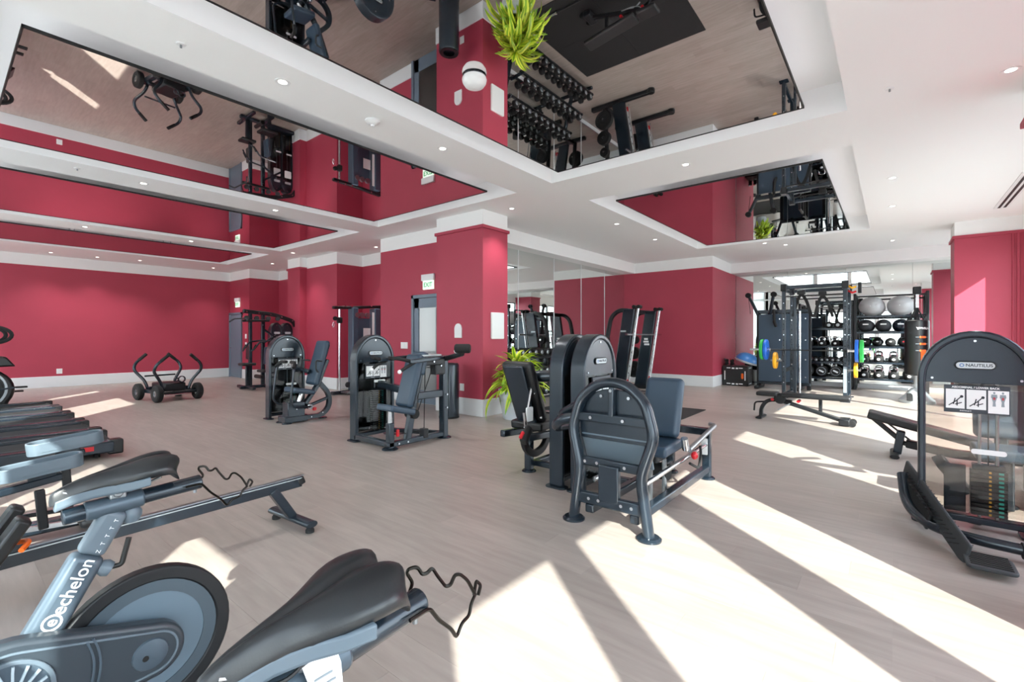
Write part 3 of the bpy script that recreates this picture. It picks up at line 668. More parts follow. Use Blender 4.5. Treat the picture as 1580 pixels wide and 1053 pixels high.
ph = [(1.32, .62), (1.31, .8)] + [(yc + .25 * math.cos(a), .86 + .15 * math.sin(a)) for a in [PI - PI * k / 8 for k in range(9)]] + [(1.89, .8), (1.88, .62)]
M().prism(ph, 'x', 3.17, 3.2).build('upper_footplate', 'metal', r, bevel=.005)
M().box((3.22, yc, .55), (.02, .54, .24), rot=(0, math.radians(-22), 0)).build('lower_footplate', 'plastic_grey', r, bevel=.006)
M().tube([(3.15, 1.9, .78), (3.12, 2.04, .74), (3.2, 2.14, .66), (3.66, 2.16, .62)], .04, 14, .06).build('tower_arm', 'metal', r)
M().tube([(3.14, 1.88, .88), (3.2, 2.08, .78), (3.3, 2.14, .7)], .03, 12, .06).build('tower_arm_brace', 'metal', r)
bolts(r, [(3.085, y, .19) for y in (1.76, 1.68, 1.5, 1.42)] + [(3.1, y, .46) for y in (1.8, 1.7, 1.48)] + [(3.11, y, .79) for y in (1.76, 1.5)] + [(3.165, y, .95) for y in (1.7, 1.48)] + [(3.12, yc, 1.0)], (-1, 0, 0), .012)
cushion(r, 'backrest', [(4.04, 1.6, .52), (4.2, 1.6, 1.02)], .34, .1, (0, 1, 0))
M().bar([(4.1, 1.6, .5), (4.27, 1.6, .98)], .26, .03, up=(1, 0, 0)).build('back_board', 'metal_dark', r, bevel=.006)
cushion(r, 'seat', [(3.72, 1.6, .45), (4.1, 1.6, .47)], .36, .09, (0, 1, 0))
M().bar([(3.74, 1.6, .38), (4.4, 1.6, .4)], .2, .06).build('carriage', 'metal_dark', r, bevel=.012)
M().bar([(3.1, 1.6, .19), (3.1, 1.6, .46)], .16, .05, up=(1, 0, 0)).build('front_post', 'metal', r, bevel=.01)
for y in (1.42, 1.78): M().cyl((3.2, y, .3), (4.8, y, .34), .02, 12).build('guide_rail', 'chrome', r)
M().bar([(3.12, 1.42, .1), (4.84, 1.42, .1)], .07, .07).bar([(3.12, 1.78, .1), (4.84, 1.78, .1)], .07, .07).build('base_rail', 'metal', r, bevel=.012)
for y in (1.42, 1.78):
    M().bar([(4.8, y, .01), (4.8, y, .46)], .08, .06, up=(1, 0, 0)).build('rear_post', 'metal', r, bevel=.01); foot(r, 4.8, y)
M().bar([(4.8, 1.4, .46), (4.8, 1.8, .46)], .08, .07).build('rear_crossbar', 'metal', r, bevel=.01)
M().tube([(4.1, 1.36, .42), (4.86, 1.36, .52), (4.9, 1.42, .52)], .022, 12, .04).build('side_handle', 'steel', r)
M().tube([(4.02, 1.36, .44), (3.98, 1.36, .54)], .03, 12).build('handle_knob', 'chrome', r)
M().ell((4.18, 1.34, .36), (.035, .03, .035), 12, 8).build('release_knob', 'red_plastic', r)
M().tube([(4.12, 1.36, .3), (4.3, 1.34, .22), (4.36, 1.34, .34), (4.4, 1.36, .4)], .012, 8, .05).build('release_lever', 'rubber', r)
M().prism(rrect(1.4, .24, 1.46, .4, .008), 'x', 4.755, 4.762).build('caution_label', 'label_white', r)
for x in (3.6, 3.9): M().cyl((x, 1.5, .08), (x, 1.5, .36), .02, 10).build('spring_post', 'steel', r)
M().tube([(3.95, 1.48, .24), (3.95, 1.72, .24)], .07, 18).build('cable_drum', 'rubber', r)
M().bar([(3.9, 1.78, .1), (3.9, 2.15, .1)], .07, .07).build('tower_link', 'metal', r, bevel=.01)

# abdominal / lower back machine at the right edge
r = thing('abdominal_machine', 'black abdominal machine with clear shroud and footplate at the right edge', 'gym machine', (4.6, -.46, 0))
tower(r, T(4.7, -.46, -PI / 2), ht=1.44, clear=True, title='ABDOMINAL / LOWER BACK')
M().b2((4.79, -.42, .1), (4.81, -.3, .45)).build('weight_guard', 'metal', r, bevel=.004)
M().bar([(4.85, -.28, .45), (5.1, -.44, .2)], .08, .12, up=(1, 0, 0)).build('lever_beam', 'metal', r, bevel=.015)
M().tube([(4.86, -.06, .3), (4.66, -.08, .12), (4.4, -.2, .07), (4.26, -.4, .08), (4.2, -.95, .08)], .035, 14, .12).build('foot_rail', 'metal', r)
def fp(x0, y0, z0, x1, y1, z1, w):
    a, b = Vector((x0, y0, z0)), Vector((x1, y1, z1))
    m = M().bar([a, b], w, .022, up=(b - a).cross(Vector((0, 1, 0.2)).cross(b - a)))
    return m
k = fp(5.0, -.08, .32, 4.0, -.36, .05, .15).build('footplate', 'rubber_grey', r, bevel=.01)
for t in [i / 22 for i in range(2, 21)]:
    p = Vector((5.0, -.08, .32)).lerp(Vector((4.0, -.36, .05)), t); M().box((p.x, p.y, p.z + .013), (.012, .12, .005), rot=(0, math.radians(14), math.radians(16))).build('tread_rib', 'rubber', k)
fp(4.9, -.06, .24, 4.4, -.2, .1, .14).build('lower_footplate', 'rubber', r, bevel=.01)
k = M().prism(rrect(3.84, -.56, 4.08, -.34, .04), 'z', .035, .055).build('heel_plate', 'rubber_grey', r, bevel=.006)
for i in range(7): M().box((3.88 + i * .032, -.45, .057), (.012, .18, .006)).build('tread_rib', 'rubber', k)
M().tube([(4.22, -.62, .08), (4.24, -1.05, .08)], .05, 16).build('foot_roller', 'rubber', r)
cushion(r, 'seat', [(5.3, -.9, .48), (5.3, -.5, .48)], .36, .09, (1, 0, 0), 'vinyl')
cushion(r, 'backrest', [(5.55, -.7, .55), (5.7, -.7, 1.15)], .34, .1, (0, 1, 0), 'vinyl')
M().bar([(5.4, -.7, .01), (5.4, -.7, .44)], .1, .08, up=(1, 0, 0)).bar([(4.78, -.46, .06), (5.6, -.7, .06)], .08, .07).bar([(5.5, -.7, .06), (5.66, -.7, 1.1)], .08, .08, up=(1, 0, 0)).build('seat_frame', 'metal', r, bevel=.012)
for y in (-.98, -.42): M().tube([(5.5, y, .9), (5.2, y, 1.05), (5.05, y, 1.05)], .03, 12, .08).build('upper_arm', 'metal', r)
M().tube([(5.05, -1.0, 1.05), (5.05, -.4, 1.05)], .06, 16).build('chest_roller', 'vinyl_black', r, bevel=.01)
foot(r, 5.55, -.7, .1); foot(r, 4.24, -1.05, .06)
# ---------------------------------------------------------------- exercise bikes (face -X)
def hull2(c1, r1, c2, r2, n=18):
    """outline around two circles in (x, z)"""
    (x1, z1), (x2, z2) = c1, c2; d = math.hypot(x2 - x1, z2 - z1); th = math.atan2(z2 - z1, x2 - x1); al = math.acos((r1 - r2) / d)
    o = [(x1 + r1 * math.cos(th + al + (2 * PI - 2 * al) * i / n), z1 + r1 * math.sin(th + al + (2 * PI - 2 * al) * i / n)) for i in range(n + 1)]
    o += [(x2 + r2 * math.cos(th - al + 2 * al * i / n), z2 + r2 * math.sin(th - al + 2 * al * i / n)) for i in range(n + 1)]
    return o
def saddle(r, x0, y, z):
    st = [(0, .008, -.05), (.008, .016, -.036), (.045, .022, -.018), (.095, .029, -.002), (.145, .046, .008), (.185, .073, .018), (.225, .096, .03), (.258, .104, .035), (.284, .1, .033), (.3, .09, .02), (.308, .076, -.01)]
    us = [-1, -.92, -.75, -.55, -.35, -.18, -.07, 0, .07, .18, .35, .55, .75, .92, 1]
    m = M(); rows = []
    for t, hw, zt in st:
        row = []
        g = max(0, min(1, (t - .05) / .1)) * .014
        for u in us:
            lobe = min(1, max(0, t - .2) / .085) * (.62 if t > .305 else 1) * (1 - .45 * abs(u) ** 3) * (.03 * math.exp(-((abs(u) - .5) / .28) ** 2) - .022 * math.exp(-(u / .16) ** 2))
            row.append((x0 + t + lobe, y + hw * u, z + zt - .038 * abs(u) ** 3.2 - g * math.exp(-(u / .13) ** 2) * (1 if t < .29 else .5)))
        sk = [(x0 + t + max(0, t - .2) / .11 * .012, y + hw * s * .97, z + zt - dz) for s, dz in ((1, .03 + .03 * min(1, t / .2)), (.8, .036 + .032 * min(1, t / .2)), (-.8, .036 + .032 * min(1, t / .2)), (-1, .03 + .03 * min(1, t / .2)))]
        rows.append(row + sk)
    k = len(rows[0]); vs = [p for q in rows for p in q]; fs = []
    for i in range(len(rows) - 1):
        for a in range(k): fs.append((i * k + a, i * k + (a + 1) % k, (i + 1) * k + (a + 1) % k, (i + 1) * k + a))
    fs += [tuple(range(k)), tuple(range((len(rows) - 1) * k, len(rows) * k))]
    s = m.add(vs, fs).build('saddle', 'vinyl_saddle', r, sub=1, ang=60)
    b = M(); bs = []
    for t, hw, zt in st[1:7]: bs.append([(x0 + t + .004, y + hw * u * 1.06, z + zt - (.028 + .026 * min(1, t / .2)) + dz) for u, dz in ((-1, 0), (-1, -.026), (-.7, -.034), (.7, -.034), (1, -.026), (1, 0))])
    b.add([p for q in bs for p in q], [(i * 6 + a, i * 6 + (a + 1) % 6, i * 6 + 6 + (a + 1) % 6, i * 6 + 6 + a) for i in range(5) for a in range(6)] + [(0, 1, 2, 3, 4, 5), (30, 31, 32, 33, 34, 35)]).build('saddle_base', 'plastic_grey', s, bevel=.004)
    q = M(); zz = z - .062
    for sd in (-1, 1): q.tube([(x0 + .03, y + sd * .012, zz + .02), (x0 + .1, y + sd * .022, zz - .006), (x0 + .2, y + sd * .022, zz - .006), (x0 + .27, y + sd * .045, zz + .02)], .0045, 8, .03)
    q.build('rails', 'chrome', s)
    return s
mat('vinyl_saddle', '#191d21', .36, bump=.12, scale=300, coat=.15)
mat('bike_frame', '#4c5a66', .36, .3)
mat('bike_cover', '#333c44', .36, .1)
mat('bike_disc', '#5d707e', .4)
mat('bike_band', '#414f59', .4)
mat('vane', '#a9bac4', .4)
mat('black_wire', '#24221f', .3, .8)
WF = [(-.09, .05, .01), (-.11, .046, .04), (-.11, .042, .05), (-.09, .038, .05), (-.08, .035, .03), (-.07, .031, .03), (-.06, .027, .04), (-.05, .023, .02), (-.03, .019, -.01), (-.02, .015, -.01), (-.01, .012, .01), (0, .008, .01), (.02, .004, -.01), (.04, 0, -.05)]
WN = [(.04, 0, -.05), (.02, -.006, -.06), (.01, -.011, -.08), (-.02, -.017, -.08), (-.04, -.022, -.1), (-.06, -.028, -.07), (-.1, -.033, -.03), (-.13, -.039, .01), (-.18, -.042, .01)]
def bike(label, y, tagged):
    r = thing('exercise_bike', label, 'exercise bike', (0, y, 0), 0, 'exercise bikes in the front row')
    saddle(r, .22, y, .965)
    # slider tube with clamp, rear wire holder
    M().oval([(.25, y, .845), (.62, y, .868)], .05, .056, (0, 1, 0), n=16).build('seat_slider', 'metal', r, bevel=.004)
    M().oval([(.3, y, .848), (.45, y, .857)], .06, .066, (0, 1, 0), n=16).build('slider_sleeve', 'bike_frame', r, bevel=.006)
    M().box((.38, y, .892), (.045, .05, .04)).cyl((.38, y - .034, .893), (.38, y + .034, .893), .014, 12).build('saddle_clamp', 'steel', r, bevel=.006)
    w = M()
    w.tube([(.6, y + .03, .85)] + [(.74 + a, y + b * 1.2, .86 + c) for a, b, c in WF], .004, 6, .012).tube([(.74 + a, y + b, .86 + c) for a, b, c in WN], .004, 6, .012)
    w.build('weight_holder', 'black_wire', r)
    M().tube([(.776, y, .81), (.792, y + .008, .835), (.802, y + .003, .822), (.788, y - .002, .806)], .004, 6, .006).build('holder_hook', 'black_wire', r)
    M().cyl((.6, y - .008, .834), (.6, y - .008, .845), .006, 8).build('bolt', 'steel', r)
    M().lathe([(.0001, -.03), (.02, -.028), (.03, -.01), (.03, .005), (.022, .02), (.0001, .022)], (.42, y + .012, .808), (0, 0, 1), 18).build('slider_knob', 'plastic_grey', r)
    # seat tube
    a, b, c = Vector((.378, y, .835)), Vector((.312, y, .712)), Vector((.155, y, .42))
    M().bar([a, b], .074, .05, (0, 1, 0)).build('seat_post', 'plastic_grey', r, bevel=.018, seg=4)
    t = M().bar([b + (a - b) * .02, c], .09, .064, (0, 1, 0)).build('seat_tube', 'bike_frame', r, bevel=.022, seg=4)
    ax = (b - c).normalized(); side = Vector((0, -1, 0)); up = side.cross(ax)
    R = Matrix((ax, up, side)).transposed()
    p = c.lerp(b, .745) + side * .0325
    text('echelon', .050, p, R, 'label_white', t, 'frame_lettering', bold=.0003)
    p2 = c.lerp(b, .44) + side * .0325
    e = M(); cc = circ(0, 0, .024, 22); ci = circ(0, 0, .0185, 22)
    e.ring(cc, ci, 'z', 0, .0008); e.xf = Matrix.Translation(p2) @ R.to_4x4(); e.build('emblem_ring', 'label_white', t)
    text('e', .042, p2 + ax * .0 + up * .002, R, 'label_white', t, 'emblem_letter', bold=.0005)
    for k in range(5):
        q = b.lerp(a, .12 + .17 * k) - side * -.0265 + up * -.012
        text('TTT'[k % 3] if k else 'Z', .016, q, R, 'label_white', r, 'scale_mark')
    M().lathe([(.0001, -.012), (.02, -.01), (.026, .006), (.022, .022), (.0001, .026)], (.345, y - .005, .66), (.8, -.2, -.5), 18).build('post_knob', 'plastic_grey', r)
    M().tube([(.36, y - .01, .655), (.39, y - .015, .655), (.41, y - .01, .735)], .008, 8, .01).build('post_lever', 'black', r)
    # flywheel
    cw = (.46, .36); yw = y + .0
    f = M().ring(circ(*cw, .25, 48), circ(*cw, .205, 48), 'y', yw - .022, yw + .022).build('flywheel_rim', 'metal_dark', r, bevel=.006)
    M().ring(circ(*cw, .206, 48), circ(*cw, .165, 48), 'y', yw - .016, yw + .016).build('flywheel_band', 'bike_band', r)
    M().prism(circ(*cw, .166, 48), 'y', yw - .013, yw + .013).build('flywheel_disc', 'bike_disc', r)
    # drive cover
    g = M().prism(hull2((.12, .40), .155, cw, .088, 22), 'y', y - .085, y - .03).build('drive_cover', 'bike_cover', r, bevel=.014, seg=3)
    M().ring(hull2((.12, .40), .128, cw, .068, 22), hull2((.12, .40), .121, cw, .061, 22), 'y', y - .09, y - .083).build('cover_bead', 'plastic_grey', g, bevel=.002)
    M().lathe([(.05, 0), (.047, .006), (.03, .01), (.0001, .01)], (cw[0] - .01, y - .085, cw[1]), (0, -1, 0), 24).build('hub_cap', 'bike_frame', g)
    M().cyl((cw[0] - .025, y - .094, cw[1] - .004), (cw[0] - .025, y - .0965, cw[1] - .004), .009, 10).build('hub_slot', 'black', g)
    M().ring(circ(.12, .40, .108, 36), circ(.12, .40, .096, 36), 'y', y - .094, y - .083).build('fan_ring', 'plastic_grey', g, bevel=.002)
    M().prism(circ(.12, .40, .096, 30), 'y', y - .089, y - .083).build('fan_disc', 'bike_frame', g)
    for k in range(18):
        an = 2 * PI * k / 18
        M().bar([(.12 + rr * math.cos(an + tw), y - .091, .40 + rr * math.sin(an + tw)) for rr, tw in ((.034, 0), (.055, .16), (.075, .26), (.092, .3))], .006, .01, up=(0, 1, 0)).build('fan_vane', 'vane', g)
    for rr in (.19, .205): M().bar([(.12 + rr * math.cos(an), y - .088, .40 + rr * math.sin(an)) for an in [-.42 + .84 * k / 10 for k in range(11)]], .006, .006, up=(0, 1, 0)).build('cover_groove', 'bike_frame', g)
    M().lathe([(.0001, .012), (.03, .012), (.034, 0)], (.12, y - .088, .40), (0, -1, 0), 18).build('crank_boss', 'metal', g)
    M().b2((.345, y - .052, .4715), (.375, y - .04, .4725)).build('sticker', 'label_white', g)
    for sd in (-1, 1):
        M().bar([(.12, y + sd * .1, .4), (.12 + sd * .168, y + sd * .115, .4 + sd * .02)], .016, .028, up=(0, 1, 0)).build('crank', 'steel', r, bevel=.004)
        M().box((.12 + sd * .168, y + sd * .165, .4 + sd * .02), (.1, .09, .02)).build('pedal', 'rubber', r, bevel=.006)
    # frame, feet, front post, handlebar, screen
    M().bar([(-.52, y, .12), (-.1, y, .2), (.2, y, .36)], .07, .06, fil=.1).bar([(.12, y + .02, .28), (.56, y + .03, .1)], .05, .05).build('main_frame', 'bike_frame', r, bevel=.012)
    for x in (-.55, .62): M().oval([(x, y - .27, .05), (x, y + .27, .05)], .08, .06, n=14).build('stabiliser', 'metal', r, bevel=.006)
    for x, s in ((-.55, -1), (-.55, 1), (.62, -1), (.62, 1)): M().cyl((x, y + s * .24, 0), (x, y + s * .24, .025), .025, 12).build('levelling_foot', 'rubber', r)
    M().oval([(-.36, y, .12), (-.5, y, .98)], .06, .08, (0, 1, 0), n=14).build('front_post', 'bike_frame', r)
    M().tube([(-.3, y - .22, 1.06), (-.52, y - .2, 1.04), (-.55, y - .08, 1.0), (-.55, y + .08, 1.0), (-.52, y + .2, 1.04), (-.3, y + .22, 1.06)], .017, 10, .06).build('handlebar', 'rubber', r)
    M().box((-.68, y, 1.2), (.03, .52, .32), rot=(0, math.radians(-15), 0)).build('screen', 'screen', r, bevel=.01)
    M().cyl((-.52, y, .98), (-.66, y, 1.15), .025, 10).build('screen_mount', 'metal', r)
    if tagged:
        pts = [(.385, y - .035, .895), (.39, y - .045, .87), (.392, y - .052, .81)]
        k = M().bar(pts, .055, .0012, up=(0, -1, 0)).build('paper_tag', 'label_white', r)
        for i, wd in enumerate((.03, .04, .024)): M().box((.386, y - .0485 - .001 * i, .868 - .013 * i), (wd, .0008, .003)).build('printed_line', 'label_grey', k)
        M().tube([(.27, y - .02, .9), (.33, y - .04, .885), (.38, y - .03, .9)], .003, 6, .02).build('tag_cord', 'black', k)
    return r
bike('black exercise bike nearest the camera, paper tag hanging under its saddle', .74, True)
bike('grey exercise bike with white lettering up its seat tube, second from the camera', 1.97, False)

# ---------------------------------------------------------------- rower
y = 3.45
r = thing('rowing_machine', 'dark rowing machine with long sloping rail ending in a T foot', 'rowing machine', (.7, y, 0))
M().bar([(1.74, y, .315), (-.3, y, .265)], .055, .075).build('rail', 'metal', r, bevel=.005)
M().bar([(1.76, y, .356), (-.3, y, .306)], .03, .006).build('rail_track', 'steel', r)
M().bar([(1.76, y, .33), (1.71, y, .31)], .062, .06).build('rail_end_cap', 'plastic_black', r, bevel=.01)
for s in (-1, 1): M().bar([(1.74, y + s * .0285, .343), (-.3, y + s * .0285, .293)], .004, .006).build('rail_edge', 'plastic_silver', r)
M().bar([(1.53, y, .3), (1.68, y, .06)], .06, .075, up=(0, 1, 0)).build('rear_strut', 'metal', r, bevel=.008)
M().oval([(1.66, y + .27, .06), (1.7, y - .25, .06)], .09, .05, n=14).build('rear_foot_bar', 'metal', r, bevel=.006)
for s in (-1, 1): M().lathe([(.03, 0), (.03, .02), (.018, .04), (.0001, .04)], (1.68 - s * .018, y + s * .22, 0), n=12).build('levelling_foot', 'rubber', r)
M().box((.62, y, .41), (.26, .32, .05)).build('seat', 'vinyl_black', r, bevel=.022, seg=3)
M().box((.62, y, .355), (.16, .1, .05)).build('seat_carriage', 'metal_dark', r, bevel=.006)
for s in (-1, 1):
    k = M().box((.2, y + s * .13, .36), (.06, .11, .34), rot=(0, math.radians(32), 0)).build('footrest', 'plastic_black', r, bevel=.015)
    M().tube([(.27, y + s * .13 - .07, .37), (.31, y + s * .13, .39), (.27, y + s * .13 + .07, .37)], .012, 8, .04).build('foot_strap', 'orange', k)
    M().box((.14, y + s * .13, .24), (.1, .09, .05), rot=(0, math.radians(32), 0)).build('heel_cup', 'plastic_silver', k, bevel=.012)
M().bar([(.3, y + .02, .3), (.0, y + .02, .5), (-.3, y + .02, .52)], .07, .09, up=(0, 1, 0), fil=.1).build('front_frame', 'metal', r, bevel=.01)
M().lathe([(.0001, -.09), (.24, -.09), (.28, -.05), (.28, .05), (.24, .09), (.0001, .09)], (-.42, y, .46), (0, 1, 0), 32).build('flywheel_cage', 'plastic_black', r)
M().oval([(-.42, y - .25, .05), (-.42, y + .25, .05)], .09, .06, n=14).build('front_foot_bar', 'metal', r)
M().bar([(-.42, y, .06), (-.42, y, .3)], .08, .06, up=(1, 0, 0)).build('front_post', 'metal', r, bevel=.008)
M().tube([(.02, y - .22, .62), (.02, y + .22, .62)], .015, 10).build('handle', 'rubber', r)
M().cyl((.02, y, .62), (-.3, y, .6), .005, 6).build('handle_cord', 'orange', r)
M().bar([(-.3, y, .6), (-.2, y, 1.05)], .04, .04, up=(0, 1, 0)).build('monitor_arm', 'metal', r, bevel=.006)
M().box((-.17, y, 1.08), (.03, .17, .14), rot=(0, math.radians(15), 0)).build('monitor', 'screen', r, bevel=.01)

# ---------------------------------------------------------------- elliptical trainer with two big pedals
y = 4.58
r = thing('elliptical_trainer', 'grey elliptical trainer with two long rimmed foot pedals, behind the rowing machine', 'elliptical', (.2, y, 0))
for (px, py, pz) in ((.46, 4.40, .5), (.63, 4.76, .58)):
    tl = Matrix.Translation((px, py, pz)) @ Matrix.Rotation(math.radians(-6), 4, 'Y')
    o = rrect(-.21, -.085, .21, .085, .07, 6); i = rrect(-.195, -.07, .195, .07, .06, 6)
    k = M(tl).ring(o, i, 'z', 0, .075).build('pedal', 'plastic_grey', r, bevel=.006)
    M(tl).prism(o, 'z', -.012, .012).build('pedal_floor', 'plastic_grey', k, bevel=.004)
    for q in range(5): M(tl).box((-.06 + .06 * q, 0, .015), (.02, .11, .006)).build('grip_rib', 'rubber_grey', k)
    M(tl).box((.0, 0, -.03), (.14, .06, .04)).build('pedal_bracket', 'metal', k, bevel=.008)
    M().bar([(px + .1, py, pz - .05), (px - .35, py, pz - .12), (-.55, py, .5)], .05, .07, up=(0, 1, 0), fil=.1).build('pedal_arm', 'metal', r, bevel=.01)
    M().bar([(px - .02, py - .09, pz - .1), (px + .0, py - .09, .14)], .04, .05, up=(1, 0, 0)).build('swing_link', 'metal_dark', r, bevel=.008)
M().bar([(-.9, y, .08), (.75, y, .08)], .1, .08).build('base_beam', 'metal', r, bevel=.012)
for x in (-.85, .72): M().oval([(x, y - .3, .05), (x, y + .3, .05)], .09, .07, n=14).build('stabiliser', 'metal', r)
for x in (-.85, .72):
    for s in (-.26, .26): M().cyl((x, y + s, 0), (x, y + s, .02), .03, 12).build('levelling_foot', 'rubber', r)
for s in (-1, 1): M().bar([(.75, y + s * .18, .11), (.1, y + s * .18, .15)], .03, .03).build('roller_track', 'chrome', r)
M().lathe([(.0001, -.14), (.3, -.14), (.34, -.1), (.34, .1), (.3, .14), (.0001, .14)], (-.55, y, .5), (0, 1, 0), 32).build('drive_housing', 'plastic_grey', r)
M().oval([(-.6, y, .7), (-.72, y, 1.45)], .1, .08, (0, 1, 0), n=14).build('console_post', 'metal', r)
M().box((-.76, y, 1.52), (.06, .42, .28), rot=(0, math.radians(-20), 0)).build('console', 'screen', r, bevel=.02)
for s in (-1, 1): M().tube([(-.5, y + s * .26, .7), (-.62, y + s * .3, 1.2), (-.5, y + s * .3, 1.6)], .02, 10, .1).build('swing_handle', 'rubber', r)

# ---------------------------------------------------------------- treadmills in a row facing the windows
tl = ['nearest the camera with a red mark on its end', 'second from the camera', 'third from the camera', 'fourth from the camera', 'farthest from the camera']
for k, y in enumerate((7.5, 8.6, 9.7, 10.8, 11.85)):
    r = thing('treadmill', 'black treadmill deck at left, ' + tl[k], 'treadmill', (.5, y, 0), 0, 'treadmills facing the left windows')
    M().b2((-.55, y - .28, .13), (1.36, y + .28, .165)).build('belt', 'rubber', r, bevel=.01)
    for s in (-1, 1):
        M().b2((-.6, y + s * .4 - .11, .06), (1.33, y + s * .4 + .03 if s > 0 else y + s * .4 + .11, .19)).build('side_rail', 'metal', r, bevel=.018, seg=3)
        M().b2((-.6, y + s * .36 - .03, .188), (1.3, y + s * .36 + .03, .194)).build('foot_strip', 'rubber_grey', r, bevel=.002)
        M().b2((1.28, y + s * .4 - .09, .03), (1.42, y + s * .4 + .05, .2)).build('end_cap', 'plastic_black', r, bevel=.02, seg=3)
        M().oval([(-.45, y + s * .4, .15), (-.62, y + s * .4, 1.05)], .06, .1, (0, 1, 0), n=14).build('upright', 'metal', r)
        M().tube([(-.62, y + s * .4, 1.0), (-.3, y + s * .4, .98)], .022, 10).build('handrail', 'rubber', r)
    M().cyl((1.33, y - .29, .13), (1.33, y + .29, .13), .035, 14).build('rear_roller', 'steel', r)
    M().b2((-.72, y - .36, .04), (-.35, y + .36, .3)).build('motor_hood', 'plastic_black', r, bevel=.06, seg=4)
    M().box((-.66, y, 1.18), (.1, .8, .3), rot=(0, math.radians(-25), 0)).build('console', 'plastic_black', r, bevel=.03)
    M().box((-.61, y, 1.2), (.02, .5, .22), rot=(0, math.radians(-25), 0)).build('console_screen', 'screen', r, bevel=.005)
    for x in (-.5, 1.2):
        for s in (-1, 1): M().cyl((x, y + s * .36, 0), (x, y + s * .36, .07), .03, 12).build('foot', 'rubber', r)
    if k == 0:
        M().box((1.1, y - .512, .13), (.1, .004, .05)).build('red_mark', 'red_plastic', r, bevel=.0015)
# stair climber shape beyond the treadmills, cut by the left edge
y = 12.8
r = thing('recumbent_trainer', 'black rounded trainer with ring handle at the far left edge, beyond the treadmills', 'trainer', (.5, y, 0))
M().prism([(-.3, .06), (.85, .06)] + circ(.55, .42, .42, 14, .4, -.6, 2.2, True) + [(-.3, .86)], 'y', y - .2, y + .2).build('drive_shroud', 'plastic_black', r, bevel=.05, seg=4)
M().prism(circ(.52, .44, .3, 28), 'y', y - .215, y - .2).build('side_disc', 'metal_dark', r, bevel=.006)
M().ring(circ(.52, .44, .36, 32), circ(.52, .44, .32, 32), 'y', y - .225, y - .2).build('side_ring', 'steel', r, bevel=.005)
for s in (-1, 1):
    M().bar([(.55, y + s * .23, .4), (.98, y + s * .25, .4 - s * .06)], .03, .05, up=(0, 1, 0)).build('crank', 'metal', r, bevel=.006)
    M().box((1.04, y + s * .3, .4 - s * .06), (.16, .1, .03)).build('pedal', 'rubber', r, bevel=.008)
M().prism([(-.25, .84), (.98, .84), (.86, 1.02), (.6, 1.06), (-.25, 1.06)], 'y', y - .24, y + .24).build('seat_console', 'plastic_black', r, bevel=.03, seg=3)
M().bar([(.1, y, .8), (.2, y, 1.45)], .08, .1, up=(0, 1, 0)).build('mast', 'metal', r, bevel=.015)
for dx in (0, .07): M().tube([(.6 + dx + .26 * math.cos(2 * PI * i / 24), y - .1 - dx, 1.42 + .15 * math.sin(2 * PI * i / 24)) for i in range(24)], .03, 10, closed=True).build('ring_handle', 'rubber', r)
M().b2((-.3, y - .25, 0), (.9, y + .25, .08)).build('base', 'metal_dark', r, bevel=.02)

# ---------------------------------------------------------------- push sled
cx, cy = 3.3, 12.48
r = thing('push_sled', 'black four-wheeled push sled with four bent handles before the long red wall', 'push sled', (cx, cy, 0), .16)
for sx in (-1, 1):
    for sy in (-1, 1):
        x, y = cx + sx * .39, cy + sy * .42
        w = M().lathe([(.07, -.055), (.15, -.06), (.178, -.04), (.182, 0), (.178, .04), (.15, .06), (.07, .055)], (x, y, .182), (1, 0, 0), 28).build('wheel', 'rubber', r)
        M().lathe([(.0001, -.04), (.07, -.05), (.09, -.03), (.09, .03), (.07, .05), (.0001, .04)], (x, y, .182), (1, 0, 0), 20).build('wheel_hub', 'metal', w)
        hx = cx + sx * .25
        M().tube([(hx, y * .8 + cy * .2, .24), (hx + sx * .05, y * .84 + cy * .16, .42), (hx + sx * .22, y + sy * .02, .66), (hx + sx * .18, y + sy * .06, .8), (hx - sx * .04, y + sy * .08, 1.0)], .03, 12, .1).build('push_handle', 'metal', r)
        M().tube([(hx + sx * .1, y + sy * .068, .873), (hx - sx * .04, y + sy * .08, 1.0)], .034, 12).build('handle_sleeve', 'rubber', r)
for sx in (-1, 1): M().bar([(cx + sx * .3, cy - .42, .2), (cx + sx * .3, cy + .42, .2)], .1, .08).build('side_beam', 'metal', r, bevel=.012)
for sy in (-1, 1):
    M().cyl((cx - .4, cy + sy * .42, .182), (cx + .4, cy + sy * .42, .182), .03, 12).build('axle', 'metal_dark', r)
    M().bar([(cx - .3, cy + sy * .2, .26), (cx + .3, cy + sy * .2, .26)], .08, .07).build('cross_beam', 'metal', r, bevel=.01)
M().cyl((cx - .3, cy + .36, .52), (cx + .3, cy + .36, .52), .018, 10).build('tie_bar', 'metal', r)
M().b2((cx - .2, cy - .3, .2), (cx + .22, cy + .3, .38)).build('brake_box', 'metal_dark', r, bevel=.03)
for x, rr in ((.02, .05), (.13, .075)): M().ring(circ(cx + x, .45, rr, 20), circ(cx + x, .45, rr - .02, 20), 'y', cy - .32, cy - .28).build('plate_ring', 'metal', r, bevel=.004)
M().cyl((cx - .26, cy - .43, .14), (cx + .26, cy - .43, .14), .02, 10).build('tow_bar', 'chrome', r)

